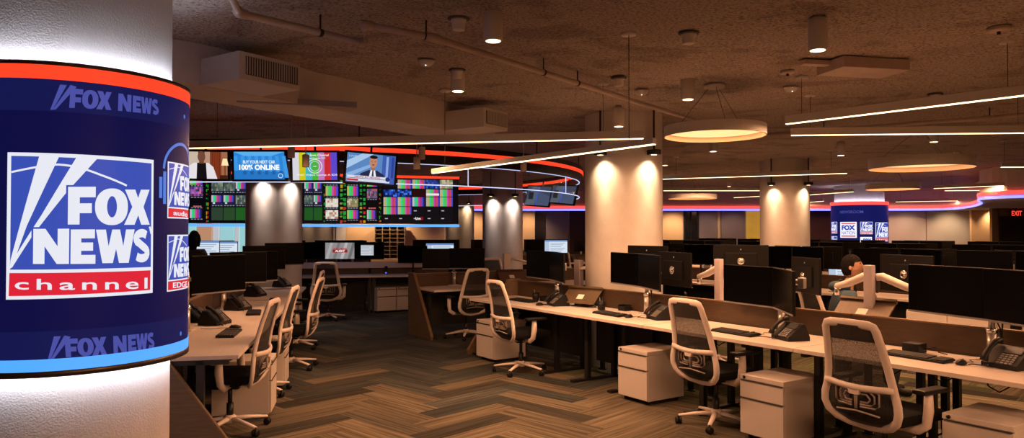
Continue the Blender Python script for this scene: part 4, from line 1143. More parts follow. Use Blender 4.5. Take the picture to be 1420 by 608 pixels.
def pic_anchor(f, W, Hh):
    f.rect(-W, -Hh, W, Hh, '#5a86c0', 0); f.poly([(-W, -.02), (.02, Hh), (-.12, Hh), (-W, .08)], '#a8c8ea', 1); f.poly([(-W, -.14), (.0, .02), (.0, .06), (-W, -.08)], '#86aede', 1)
    f.rect(.14, -Hh, W, Hh, '#3c5cae', 1); f.rect(.19, -.1, .22, Hh * .9, '#8aa6e2', 2); f.rect(.26, -.1, .29, Hh * .9, '#2a3f96', 2)
    f.poly([(-.15, -Hh), (.19, -Hh), (.17, -.07), (.08, -.02), (-.03, -.02), (-.13, -.07)], '#20264c', 3); f.poly([(-.02, -.1), (.07, -.1), (.05, -.005), (0, -.005)], '#eceef4', 4); f.poly([(.012, -.1), (.04, -.1), (.033, -.02), (.018, -.02)], '#3c3a64', 5)
    f.rect(0, -.02, .05, .03, '#a8684e', 5); f.oval(.025, .085, .05, .075, '#c08466', 6); f.oval(.025, .148, .05, .022, '#15100e', 7); f.oval(.025, .05, .016, .008, '#7a3a36', 7)
    for sx in (-1, 1): f.rect(.025 + sx * .022 - .008, .09, .025 + sx * .022 + .008, .096, '#2a1a16', 7)
    f.rect(-W * .96, -Hh + .012, W * .8, -Hh + .085, '#d6dae6', 8); f.rect(-W * .96, -Hh + .048, W * .8, -Hh + .054, '#2a3a8a', 9); f.text('NEWS AT NOON', -.20, .12, -Hh + .058, -Hh + .08, '#b01820', 9, .02)
    f.oval(W * .72, -Hh + .06, .03, .03, '#1d2f78', 9); f.rect(-W * .96, -Hh + .016, -W * .5, -Hh + .04, '#c42028', 9)
    f.text('LIVE', -W * .92, -W * .6, Hh - .05, Hh - .03, '#c0d0e8', 3, .01)
def lt(f, W, Hh): pass
tv('leftmost television of the ring, showing a man in a white coat by a lamp', 246, 319, 207.5, 251, 8.95, 8.95, pic_doctor, 5, 1)
tv('television showing a blue advertisement for buying a car online', 321, 398, 207.5, 252, 8.95, 8.95, pic_online, 5, 0)
tv('television showing vertical colour bars with a white circle', 402, 471, 208.5, 253, 8.95, 9.05, pic_bars, 5, -1)
tv('rightmost large television, showing a news anchor in a dark suit', 477, 551, 211, 257, 9.05, 9.3, pic_anchor, 5, 3)
# televisions on the far right side of the ring, seen at a slant
def pic_slant(f, W, Hh):
    f.rect(-W, -Hh, W, Hh, '#3a4254', 0); f.poly([(-W, -Hh), (-W * .2, -Hh), (W * .1, Hh), (-W * .6, Hh)], '#525a68', 1); f.rect(-W * .1, -Hh, -W * .02, Hh, '#3458c8', 2); f.poly([(0, -Hh), (W, -Hh), (W, 0), (0, .1)], '#46506a', 1); f.rect(-W * .8, -.08, -W * .4, .08, '#24262c', 2)
tv('slanted television inside the far right part of the glass ring', 729, 764, 257, 287, 16.2, 15.5, pic_slant, -12, 4)
tv('slanted television at the right end of the glass ring', 764, 798, 256, 284, 14.9, 13.6, pic_slant, -12, 4)

# ================================================================ video wall
def video_wall():
    A = Vector((-6.25, 13.35)); B = Vector(((636 - 710) / FPX * 15.0, 15.0)); d = B - A; L = d.length
    z0, z1 = 1.765, 2.70
    root = empty('video_wall', (A.x, A.y, z0), math.atan2(d.y, d.x)); tag(root, 'wide hanging video wall of many small pictures behind the pale column', 'video wall')
    Hh = z1 - z0
    q = MB(); q.box((L / 2, .06, Hh / 2), (L, .10, Hh), 0, None, .005); q.build('wall_case', M['black'], root)
    q = MB(); q.box((L / 2, .03, -.035), (L + .02, .09, .05)); q.build('blue_light_bar', mat('azure_bar', (.05, .1, .3), .4, emit=1.25, ecol=(.10, .40, 1)), root)
    q = MB(); q.box((L / 2, .03, Hh + .025), (L + .02, .09, .05)); q.build('red_light_bar', M['red'], root)
    for x in (.4, L / 2, L - .4):
        q = MB(); q.cyl((x, .06, Hh), (x, .06, CEIL - z0), .02, 8); q.build('hanger_rod', M['darkmetal'], root)
    ang = math.atan2(d.y, d.x); nrm = Vector((-d.y, d.x)).normalized()
    def uv(x, y):
        r = ray(x, y); t = (A.x * nrm.x + A.y * nrm.y) / (r.x * nrm.x + r.y * nrm.y)
        p = r * t; return ((p.x - A.x) * d.x + (p.y - A.y) * d.y) / L, H + r.z * t - z0
    f = Flat(); rng = random.Random(3)
    B6 = ['#c8b4c0', '#38c8a0', '#38c860', '#c838a8', '#a83860', '#4048c8', '#202048']
    B5 = ['#b8b058', '#48c878', '#38c848', '#d040b0', '#c83850', '#4848d0']
    def R_(x0, y0, x1, y1, h, lay=1): a = uv(x0, y1); b = uv(x1, y0); f.rect(a[0], max(.006, a[1]), b[0], min(Hh - .006, b[1]), h, lay)
    def Bz(x0, y0, x1, y1, c): a = uv(x0, y1); b = uv(x1, y0); f.bars(a[0], max(.006, a[1]), b[0], min(Hh - .006, b[1]), 1, c)
    f.rect(.004, .004, L - .004, Hh - .004, '#06070c', 0)
    def Z3(x): return 240 + x / 3.8
    def Y3(y): return 180 + y / 3.8
    def Z4(x): return 420 + x / 3.8
    def cap(x0, x1, y, red=False):
        R_(x0, y - .9, x1, y + .9, '#2a2c34' if not red else '#c02020', 1)
        w_ = (x1 - x0) / 7
        for i in range(4): R_(x0 + w_ * (.5 + 1.7 * i), y - .5, x0 + w_ * (1.5 + 1.7 * i), y + .5, '#8a8e9a', 2)
    def meter(x0, x1):
        for (a, b) in ((x0, x0 + (x1 - x0) * .4), (x0 + (x1 - x0) * .6, x1)):
            y = 250.0
            while y < 306:
                R_(a, y, b, y + rng.uniform(1.2, 5), rng.choice(['#1e9a38', '#18802e', '#1e9a38', '#b89020', '#b03020', '#0c3c18'])); y += 6.2
    def crowd(x0, y0, x1, y1, pal):
        n = 7
        for i in range(n):
            for j in range(4): R_(x0 + (x1 - x0) * i / n, y0 + (y1 - y0) * j / 4, x0 + (x1 - x0) * (i + 1) / n, y0 + (y1 - y0) * (j + 1) / 4, rng.choice(pal))
    PINK = ['#a04a90', '#6a3a80', '#3a3a6a', '#c06a9a', '#8a5ab0', '#402a50']; GREY = ['#5a6a58', '#707a6a', '#4a5a60', '#808878', '#3c4a44']; TAN = ['#b8a888', '#8a7a5a', '#6a8a5a', '#c8b8a0', '#a08a60']; IVORY = ['#d8d0c0', '#e4dccc', '#c0b0a0', '#b08070', '#e0d8d0']
    # left column of tiles
    Bz(Z3(88), Y3(268), Z3(155), Y3(290), B5); cap(Z3(90), Z3(158), Y3(296)); crowd(Z3(90), Y3(302), Z3(158), Y3(350), PINK); cap(Z3(90), Z3(158), Y3(357)); cap(Z3(105), Z3(150), Y3(404), True); cap(Z3(92), Z3(156), Y3(412)); Bz(Z3(88), Y3(420), Z3(152), Y3(466), B6); cap(Z3(90), Z3(158), Y3(472))
    meter(Z3(174), Z3(186))
    def quad(x0, x1, nc, cr):
        R_(x0, 251, x1, 306, '#1c2030', 0)
        w_ = (x1 - x0) / nc
        for r in range(3):
            y0 = 251 + 18.3 * r
            for c in range(nc):
                a, b = x0 + w_ * c + .5, x0 + w_ * (c + 1) - .5
                if r == 2: R_(a, y0 + .5, b, y0 + 18, ['#2c4030', '#284828', '#205a20'][min(2, c + 3 - nc)] if nc == 3 else '#1c5420')
                elif (r, c) in cr: crowd(a, y0 + 2, b, y0 + 14, GREY); cap(a, b, y0 + 16)
                else:
                    Bz(a, y0 + 2, b, y0 + 11, B6); R_(a, y0 + 12, b, y0 + 14, '#20204a'); R_(a + 2, y0 + 11.5, a + 5, y0 + 13.6, '#d8c8e8', 2); cap(a, b, y0 + 16)
    quad(Z3(200), Z3(392), 3, {(0, 0), (0, 1), (1, 2)})
    quad(Z3(690), Z3(788), 2, {(1, 0)})
    meter(Z3(794), Z3(802)); meter(Z3(880), Z3(908)); meter(Z4(198), Z4(228)); meter(Z4(300), Z4(330)); meter(Z4(402), Z4(412))
    def col3(a, b, k2, k3, top=None):
        if top: top(a, b)
        else: Bz(a, Y3(298), b, Y3(348), B5)
        cap(a, b, Y3(292)); cap(a, b, Y3(356)); cap(a, b, Y3(414)); cap(a, b, Y3(477))
        k2(a, Y3(363), b, Y3(408)); k3(a, Y3(424), b, Y3(470))
    ivo = lambda a, y0, b, y1: crowd(a, y0, b, y1, IVORY); tan = lambda a, y0, b, y1: crowd(a, y0, b, y1, TAN); br = lambda a, y0, b, y1: Bz(a, y0, b, y1, B5)
    col3(Z4(120), Z4(186), ivo, ivo); col3(Z4(233), Z4(292), tan, br)
    Bz(Z4(338), Y3(290), Z4(392), Y3(300), B5); crowd(Z4(338), Y3(312), Z4(392), Y3(362), ['#6a5a7a', '#5a4a6a', '#8a7a90', '#a05a6a', '#40405a']); cap(Z4(338), Z4(392), Y3(368)); cap(Z4(345), Z4(385), Y3(414), True); Bz(Z4(338), Y3(424), Z4(388), Y3(472), B6); cap(Z4(338), Z4(392), Y3(478))
    # grid of five columns
    xs = [(425, 496), (500, 572), (577, 645), (650, 718), (722, 790)]; ys = [(265, 310), (316, 353), (357, 404), (408, 446), (449, 490)]
    B8 = ['#b8a8a0', '#b8b058', '#40c8a0', '#40c858', '#58b848', '#d040b8', '#c03868', '#c84848', '#4848d0']
    BL = ['#1c3a98', '#2a56c8', '#14286a', '#4a7ae0', '#0c1a4a']
    kinds_ = [['dots', 'b', 'b', 'blue', 'tan'], ['blue', 'blue', 'dark', 'b2', 'b'], ['b', 'b', 'b', 'b', 'b'], ['b', 'b', 'd', 'd', 'd'], ['d', 'd', 'live', 'd', 'd']]
    for r in range(5):
        for c in range(5):
            a, b = Z4(xs[c][0]), Z4(xs[c][1]); y0, y1 = Y3(ys[r][0]), Y3(ys[r][1]); k = kinds_[r][c]
            if k == 'b': Bz(a, y0, b, y1, B8 if c != 2 or r < 2 else B6)
            elif k == 'b2': Bz(a, y0, b, y1, B8); R_(a, y0 + 5.5, b, y0 + 8, '#e8e4e8', 2)
            elif k == 'blue': crowd(a, y0, b, y1, BL)
            elif k == 'tan': crowd(a, y0, b, y1, TAN)
            elif k == 'dark': R_(a, y0, b, y1, '#2a0a0c')
            elif k == 'dots':
                R_(a, y0, b, y1, '#0a0c10')
                for i in range(9): R_(a + 2 * i, y0 + 5, a + 2 * i + .7, y0 + 6, '#9aa0b0', 2)
            else:
                R_(a, y0, b, y1, '#0c0d12')
                R_(a + 2, y0 + 4.6, a + 6, y0 + 5.8, '#b0b4bc', 2)
                if k == 'live':
                    p0 = uv(a + 4.5, y0 + 7); p1 = uv(a + 11.5, y0 + 3); f.text('Live', p0[0], p1[0], p0[1], p1[1], '#f0f0f0', 3, .03); p0 = uv(a + 12, y0 + 7); p1 = uv(a + 14.6, y0 + 3); f.text('U', p0[0], p1[0], p0[1], p1[1], '#e02020', 3, .03)
    o = f.build('wall_picture', root); o.location = (0, .007, 0)
video_wall()
# ================================================================ furniture in the room
def V2(x, y): return Vector((x, y))
class Row:
    "a run of desks: origin on the front edge, unit vector along it, unit vector from the user towards the divider"
    def __init__(s, o, x, y): s.o = V2(*o); s.x = V2(*x); s.y = V2(*y); s.rz = math.atan2(x[1], x[0])
    def p(s, t, n, z=0): q = s.o + s.x * t + s.y * n; return (q.x, q.y, z)
    def tn(s, P): d = V2(P[0], P[1]) - s.o; return d.dot(s.x), d.dot(s.y)
DZ = .741
FR = Row((.186, 8.36), (.555, -.832), (.832, .555))
def onrow(px, py, z=DZ): return at(px, py, z)
def put(kind, P, rz, label, group=None): return spawn(kind, (P[0], P[1], P[2] if len(P) > 2 else 0), rz, label, group)
seam = {'A': (762, 349, .355), 'B': (885, 352, .355), 'C': (1071, 371, .345), 'D': (1362, 372, .36)}
cent = {'A': -.55, 'B': 1.06, 'C': 2.68, 'D': 4.29}
ang_ = {'A': (63, 78), 'B': (69, 81), 'C': (64, 96), 'D': (72, 82)}
word = {'A': 'first', 'B': 'second', 'C': 'third', 'D': 'fourth'}
G = dict(desk='front row desks', divider='front row dividers', monitor='front row monitors', arm='front row monitor arms', keyboard='front row keyboards', mouse='front row mice', phone='front row phones', chair='front row chairs', pedestal='front row pedestals')
WHERE = {'A': 'at the aisle end of the front desk row', 'B': 'on the second front row desk from the aisle', 'C': 'on the third front row desk from the aisle', 'D': 'on the front row desk nearest the right edge'}
def ray_on_line(px, P0, dr):
    "where the vertical plane through pixel column px meets the line P0 + t dr"
    k = (px - 710) / FPX * 1.0
    t = (k * P0.y - P0.x) / (dr.x - k * dr.y)
    return P0 + dr * t
for k in 'ABCD':
    c = cent[k]
    put({'A': 'desk', 'B': 'paneldesk', 'C': 'kneedesk', 'D': 'opendesk'}[k], FR.p(c, 0), FR.rz, 'pale desk ' + WHERE[k].replace('on the second front row desk', 'second in the front row').replace('on the third front row desk', 'third in the front row').replace('on the front row desk', 'of the front row'), G['desk'])
    put('divider', FR.p(c, .80), FR.rz, 'low brown wood divider behind the ' + word[k] + ' front row desk from the aisle', G['divider'])
    sx, ty, hh = seam[k]
    P0 = V2(*FR.p(c, .56)[:2]); S = ray_on_line(sx, P0, FR.x)
    top = at(sx, ty, 0); d = ray(sx, ty); z_top = H + d.z * (S.y / d.y)
    zc = z_top - MH / 2
    aL, aR = [R(a) for a in ang_[k]]
    dl = V2(math.cos(aL), -math.sin(aL)); dr = V2(math.cos(aR), -math.sin(aR))
    cl = S - dl * (MW / 2); cr = S + dr * (MW / 2)
    put('monitor', (cl.x, cl.y, zc), -aL, 'black left monitor of the pair ' + WHERE[k], G['monitor']); put('monitor', (cr.x, cr.y, zc), -aR, 'black right monitor of the pair ' + WHERE[k], G['monitor'])
    pp = FR.p(c, .66, DZ); tt = FR.tn(S)[0]; pp = FR.p(tt, .68, DZ)
    put('arm', pp, FR.rz - R(12), 'silver monitor pole ' + WHERE[k], G['arm'])
# end panel at the aisle end of the front row
end_panel('end_panel', 'brown tapered end panel at the aisle end of the front row', FR.p(-1.385, 0), FR.p(-1.385, .80))
# desk top objects of the front row, measured on the desk plane
for px, py, k, dn in [(846, 437, 'B', 0), (1020, 463, 'C', 0), (1272, 497, 'D', 0)]:
    P = onrow(px, py); put('keyboard', (P.x, P.y, DZ), FR.rz - R(4), 'black keyboard ' + WHERE[k], G['keyboard'])
P = Vector(FR.p(-.62, .36)); put('keyboard', (P.x, P.y, DZ), FR.rz, 'black keyboard ' + WHERE['A'], G['keyboard'])
for px, py, k in [(872, 441, 'B'), (1043, 466, 'C'), (1333, 506, 'D'), (748, 424, 'A')]:
    P = onrow(px, py); put('mouse', (P.x, P.y, DZ), FR.rz + R(6), 'small black mouse ' + WHERE[k], G['mouse'])
for px, py, k, a in [(774, 424, 'A', 16), (916, 443, 'B', 18), (1096, 471, 'C', 20), (1399, 510, 'D', 12)]:
    P = onrow(px, py); put('phone', (P.x, P.y, DZ), FR.rz - R(a), 'black desk phone ' + WHERE[k], G['phone'])
for px, py, lab in [(834, 430, 'black pen cup left of the second front row monitor pair'), (743, 417, 'black pen cup near the aisle end of the front row')]:
    P = onrow(px, py); put('cup', (P.x, P.y, DZ), .4, lab, 'front row pen cups')
for px, py, lab in [(866, 431, 'black note tray beside the pen cup on the second front desk'), (756, 418, 'black note tray beside the cup at the aisle end')]:
    P = onrow(px, py); put('holder', (P.x, P.y, DZ), FR.rz, lab, 'front row note trays')
for px, py, lab in [(1268, 489, 'black docking box behind the keyboard of the rightmost front desk'), (806, 425, 'low black docking box below the sloped board of the second front desk')]:
    P = onrow(px, py); put('dock', (P.x, P.y, DZ), FR.rz, lab, 'front row docking boxes')
# pedestals and chairs of the front row
for t, n, lab in [(-.86, -.06, 'white drawer pedestal at the aisle end of the front row'), (1.77, -.03, 'white drawer pedestal under the second front desk, mid picture'),
                  (3.30, -.13, 'white drawer pedestal between the two nearest front chairs'), (4.79, -.08, 'white drawer pedestal at the bottom right corner')]:
    put('pedestal', FR.p(t, n), FR.rz, lab, G['pedestal'])
for t, n, a, lab in [(4.28, -.17, 5, 'pale office chair nearest the right corner, mesh back to the viewer'), (2.75, .0, 5, 'pale office chair in the middle of the front row between two pedestals'), (.0, -.10, 4, 'pale office chair at the aisle end of the front row')]:
    put('chair', FR.p(t, n), FR.rz - R(a), lab, G['chair'])
# sloped boards
P = FR.p(.42, .70, DZ)
P = Vector(FR.p(.26, .58)); put('board', (P.x, P.y, DZ), FR.rz + R(18), 'sloped brown board with a note, on the second front desk', 'sloped boards with paper notes')
# ---- back half of the front row (users on the far side)
BK = Row(FR.p(0, 1.62)[:2], (-.555, .832), (-.832, -.555))
for c, lab in [(1.56, 'second'), (3.17, 'third'), (4.78, 'fourth')]:
    put('opendesk', BK.p(-c, 0), BK.rz, 'pale desk backing onto the %s front row desk' % lab, 'desks backing onto the front row')
def yaw_mon(P, px, back=False):
    return 0
def mon_px(kind, pxc, ytop, Y, rz, label, group, sc=1):
    d = ray(pxc, ytop); k = Y / d.y; z = H + d.z * k
    o = spawn(kind, (d.x * k, Y, z - MH / 2 * sc), R(rz), label, group); return o
bg = 'monitors on the desks behind the front row'
mon_px('monitor', 937, 350, 7.55, 180 - 70, 'back of a black monitor with a silver mount, left of the white arm', bg)
mon_px('monitor', 899, 341, 8.05, 180 - 56, 'back of a black monitor beside the large lit column', bg)
mon_px('monitor', 1027, 340, 8.35, 180 - 14, 'back of a tall set black monitor above the third front monitor pair', bg)
mon_px('monitor', 1119, 357.5, 7.25, 180 - 87, 'back of a black monitor right of the third front monitor pair', bg)
mon_px('monitor', 1258, 354, 6.9, 180 - 72, 'back of a black monitor behind the rightmost front pair, near the man', bg)
P = FR.p(3.5, 1.02, DZ); put('whitearm', P, FR.rz + R(180), 'white double monitor arm with box post in front of the seated man', 'white double monitor arms')
P = FR.p(1.92, 1.02, DZ); put('whitearm', P, FR.rz + R(180), 'white double monitor arm behind the third front monitor pair', 'white double monitor arms')
P = at(1200, 440, .93); put('board', FR.p(3.47, .97, DZ + .10), FR.rz + R(4), 'sloped brown board with a note, before the seated man', 'sloped boards with paper notes')
root = empty('shelf_post', FR.p(-.22, .93, 0), FR.rz); tag(root, 'lilac grey box post left of the large lit column', 'monitor post')
q = MB(); q.box((0, 0, .65), (.11, .07, 1.22), 0, None, .006); q.build('post', M['lilac'], root); q = MB(); q.tube([(.05, 0, 1.15), (.12, .02, 1.17), (.38, .12, 1.14)], [.03, .035, .026], 10, 0, ry=[.02, .024, .02]); q.build('arm_link', M['plastic'], root)
for P, a, lab in [(FR.p(.95, 2.1), 176, 'pale office chair behind the second front desk monitors, facing the viewer'), (FR.p(4.9, 2.3), 170, 'pale office chair behind the rightmost front monitors')]:
    put('chair', P, FR.rz + R(a), lab, 'chairs behind the front row')

# ---- left row along the aisle
LR = Row((-1.956, 5.17), (-.204, .979), (-.979, -.204))
for k, lab in enumerate(['nearest', 'second', 'third', 'farthest']):
    c = .80 + 1.6 * k
    put('desk', LR.p(c, 0), LR.rz, 'pale %s desk of the left row along the aisle' % lab, 'left row desks')
    if k: put('divider', LR.p(c, .80), LR.rz, 'brown divider behind the %s left row desk' % lab, 'left row dividers')
q = end_panel('end_panel', 'dark brown tapered end panel in the bottom left corner', LR.p(-.025, .0), LR.p(-.025, .80))
def face(nx, ny): return math.atan2(nx, -ny)   # screen normal (-y local) to world
lg = 'left row monitors'
for pxc, yt, Y, nx, ny, lab in [(305, 354, 6.75, .88, -.47, 'black left row monitor nearest the curved screen, right of its pair'), (229, 356, 6.55, .35, -.93, 'black left row monitor half hidden by the curved screen'), (354, 349, 8.35, .80, -.6, 'second black left row monitor along the aisle'), (331, 350, 8.2, .45, -.9, 'black left row monitor tucked behind the nearest one'),
                          (367, 341, 10.3, .62, -.78, 'third black left row monitor, before the pale column'), (395, 337, 11.4, .55, -.83, 'black monitor at the far end of the left row')]:
    a = face(nx, ny); o = mon_px('monitor', pxc, yt, Y, math.degrees(a), lab, lg)
    b = Vector((-nx, -ny)).normalized() * .10
    pl = (o.location.x + b.x * .4, o.location.y + b.y * .4)
for t, lab in [(1.42, 'nearest'), (3.15, 'second'), (5.15, 'farthest')]:
    put('arm', LR.p(t, .66, DZ), LR.rz, 'silver monitor pole on the %s left row desk' % lab, 'left row monitor arms')
for px, py, a, lab in [(318, 464, 0, 'nearest black keyboard on the left row desk edge'), (352, 435, 6, 'second black keyboard along the left row')]:
    P = onrow(px, py); put('keyboard', (P.x, P.y, DZ), LR.rz + R(a), lab, 'left row keyboards')
for px, py, lab in [(326, 456, 'black mouse beside the nearest left row keyboard'), (379, 417, 'black mouse far along the left row')]:
    P = onrow(px, py); put('mouse', (P.x, P.y, DZ), LR.rz, lab, 'left row mice')
for px, py, a, lab in [(298, 450, -25, 'nearest black desk phone beside the curved screen'), (330, 430, -30, 'second black desk phone along the left row'), (354, 411, -30, 'third black desk phone along the left row'), (391, 398, -30, 'farthest black desk phone on the left row'), (272, 446, -20, 'black desk phone touching the edge of the curved screen')]:
    P = onrow(px, py); put('phone', (P.x, P.y, DZ), LR.rz + R(a), lab, 'left row phones')
for t, n, lab in [(1.33, -.09, 'white drawer pedestal under the nearest left row desk'), (2.50, -.09, 'white drawer pedestal under the second left row desk')]:
    put('pedestal', LR.p(t, n), LR.rz, lab, 'left row pedestals')
for x, y, a, lab in [(-2.29, 5.88, -7, 'nearest pale office chair tucked into the left row'), (-2.52, 7.22, -6, 'second pale office chair along the left row'), (-2.61, 8.55, -8, 'third pale office chair along the left row'), (-2.98, 10.0, -4, 'farthest pale office chair along the left row')]:
    put('chair', (x, y, 0), LR.rz + R(a), lab, 'left row chairs')

# ---- short centre row whose end panel faces the aisle
CR = Row((-1.168, 10.72), (.85, .527), (-.527, .85))
for k, lab in enumerate(['left', 'right']):
    c = .82 + 1.6 * k
    put('desk', CR.p(c, 0), CR.rz, 'pale %s hand desk of the short centre row' % lab, 'centre row desks'); put('divider', CR.p(c, .80), CR.rz, 'brown divider behind the %s hand centre row desk' % lab, 'centre row dividers')
end_panel('end_panel', 'pale brown tapered end panel of the centre row facing the aisle', CR.p(-.02, 0), CR.p(-.02, .80))
for pxc, nx, ny, lab in [(610.5, .1, -1, 'left monitor of the wide pair on the centre row'), (647.5, -.05, -1, 'right monitor of the wide pair on the centre row')]:
    o = mon_px('monitor', pxc, 345 if pxc < 620 else 344.5, 11.5, math.degrees(face(nx, ny)), 'black ' + lab, 'centre row monitors', .93); o.scale = (.93,) * 3
put('arm', CR.p(.72, .735, DZ), CR.rz, 'silver monitor pole on the centre row', 'centre row arms')
P = onrow(636, 392); put('keyboard', (P.x, P.y, DZ), CR.rz, 'black keyboard on the centre row desk', 'centre row keyboards')
P = onrow(597, 391); put('phone', (P.x, P.y, DZ), CR.rz, 'black phone by the end panel of the centre row', 'centre row phones')
put('chair', (-.70, 10.95, 0), CR.rz + R(3), 'pale office chair at the centre row, back to the viewer', 'centre row chairs')
put('board', CR.p(1.75, .62, DZ), CR.rz + R(-12), 'sloped brown board on the right hand centre row desk', 'sloped boards with paper notes')
root = empty('shelf_post', CR.p(1.84, .93, 0), CR.rz); tag(root, 'pale box post right of the middle pale column', 'monitor post')
q = MB(); q.box((0, 0, .62), (.13, .07, 1.23), 0, None, .006); q.build('post', M['plastic'], root); q = MB(); q.tube([(.06, 0, 1.1), (.12, -.02, 1.14), (.38, -.06, 1.08)], [.03, .045, .03], 10, 0, ry=[.02, .024, .02]); q.build('arm_link', M['plastic'], root)
put('chair', (-.30, 14.4, 0), R(200), 'chair standing before the middle pale column, seen side on', 'chairs near the middle column')

# ---- far hub desk facing the viewer
HR = Row((-4.35, 13.75), (.976, .218), (-.218, .976))
for k, lab in enumerate(['left', 'right']):
    c = .85 + 1.6 * k
    put('desk', HR.p(c, 0), HR.rz, 'far %s hand desk below the video wall' % lab, 'hub desks'); put('divider', HR.p(c, .80), HR.rz, 'dark divider behind the %s hand hub desk' % lab, 'hub dividers')
q = MB(); root = empty('desk_shelf', HR.p(1.65, .74, .967), HR.rz); tag(root, 'long pale shelf running above the far hub desks', 'shelf')
q.box((0, 0, .0), (3.2, .26, .03), 0, None, .004); q.build('shelf_board', mat('pale_grey_laminate', (.5, .46, .46), .5, nscale=6, namt=.04), root)
q = MB(); q.box((0, -.12, -.055), (3.2, .02, .09)); q.build('shelf_lip', mat('pale_grey_laminate', (.5, .46, .46)), root)
for pxc, yt, lab, nx in [(432, 336, 'dark far monitor left of the hub chair', .1), (471.5, 336.5, 'far hub monitor showing a red and grey news title', .05), (512, 336, 'dark far hub monitor with a small white window', .0), (572, 341, 'dark far hub monitor left of the centre row pair', -.1)]:
    mon_px('farmonitor', pxc, yt, 14.75, math.degrees(face(nx, -1)), lab, 'hub monitors')
def overlay(pxc, yc, Y, nm, fn, label, cat):
    pass
# pictures shown on two hub monitors become part of those monitors
hub = [o for o in COL.objects if o.get('group') == 'hub monitors']
def news_title(f):
    W, Hh = MW / 2 - .008, MH / 2 - .012
    f.rect(-W, -Hh, W, Hh, '#8e8c8c', 0)
    for i, h in enumerate(['#a8a6a6', '#767474', '#b4b2b2', '#6c6a6a']): f.poly([(-W + .15 * i, -Hh), (-W + .15 * i + .06, -Hh), (-W + .15 * i + .16, Hh), (-W + .15 * i + .10, Hh)], h, 1)
    f.rect(-.15, -.035, .15, .028, '#a01820', 2); f.text('FOX NEWS', -.13, .13, .03, .062, '#b02028', 3, .04); f.text('ALERT', -.10, .10, -.025, .018, '#f0e8e8', 3, .04)
def white_window(f):
    f.rect(-.17, -.10, .09, .11, '#c8ccd2', 1); f.rect(-.165, .09, .085, .105, '#8a90a0', 2)
    for i in range(5): f.rect(-.15, .06 - .03 * i, .0 + .02 * (i % 3), .07 - .03 * i, '#9aa2b4', 2)
    f.rect(.03, -.09, .08, .07, '#b4bac6', 2)
for o in hub:
    fn = news_title if 'news title' in o['label'] else white_window if 'white window' in o['label'] else None
    if fn: f = Flat(); fn(f); pc = f.build('displayed_picture', o); pc.location = (0, -.0012, .006)
P = onrow(488, 376); put('phone', (P.x, P.y, DZ), HR.rz, 'black phone right of the hub chair', 'hub phones')
for px, py, lab in [(522, 379, 'left'), (556, 378, 'right')]: P = onrow(px, py); put('keyboard', (P.x, P.y, DZ), HR.rz, '%s hand keyboard on the far hub desk' % lab, 'hub keyboards')
P = Vector(HR.p(1.95, .5)); root = empty('small_light_stand', (P.x, P.y, DZ)); tag(root, 'small black stand with a blue light on the hub desk', 'gadget'); q = MB(); q.lathe([(.04, 0), (.03, .01), (.012, .03), (.012, .10), (.03, .12), (.03, .16), (.01, .17)], 14); q.build('stand', M['black'], root); q = MB(); q.ball((0, -.03, .03), .014, 10, 8); q.build('blue_light', glow('#4060ff', 2.5), root)
for px, lab in [(523, 'left far drawer pedestal of the pair below the video wall'), (552.5, 'right far drawer pedestal of the pair below the video wall')]:
    P = at(523, 435, 0); a = HR.rz + R(18); k = .2 if px < 530 else .61; put('pedestal', (P.x + k * math.cos(a), P.y + k * math.sin(a), 0), a, lab, 'hub pedestals')
put('chair', (-3.35, 13.15, 0), HR.rz - R(6), 'pale office chair before the hub desk, left of the far pedestals', 'hub chairs')

# ---- pigeonhole mail sorter
Y = 26.1; x0 = (521 - 710) / FPX * Y; x1 = (562 - 710) / FPX * Y; zt = H + .0065 * Y; zb = .62
root = empty('mail_sorter', ((x0 + x1) / 2, Y, zb)); tag(root, 'wooden pigeonhole mail sorter beneath the video wall', 'mail sorter')
w_, h_ = x1 - x0, zt - zb
q = MB(); q.box((0, .16, h_ / 2), (w_, .02, h_)); q.build('back_panel', M['woodtrim'], root)
for i in range(5):
    q = MB(); q.box((-w_ / 2 + w_ * i / 4, 0, h_ / 2), (.018, .32, h_)); q.build('upright', M['pale_wood'], root)
for i in range(9):
    q = MB(); q.box((0, 0, h_ * i / 8), (w_, .32, .014)); q.build('shelf', M['pale_wood'], root)
root = empty('storage_cabinet', ((x0 + x1) / 2, Y, 0)); tag(root, 'low cabinet under the pigeonhole mail sorter', 'cabinet'); q = MB(); q.box((0, 0, .308), (w_ + .3, .38, .616), 0, None, .006); q.build('cabinet_body', M['orange_wall'], root)
for sx in (-1, 1): q = MB(); q.box((sx * (w_ + .3) / 4, -.195, .31), ((w_ + .26) / 2, .02, .58), 0, None, .003); dd = q.build('cabinet_door', M['orange_wall'], root); q = MB(); q.cyl((sx * .05, -.22, .3), (sx * .05, -.22, .42), .008, 8); q.build('handle', M['silver'], dd)

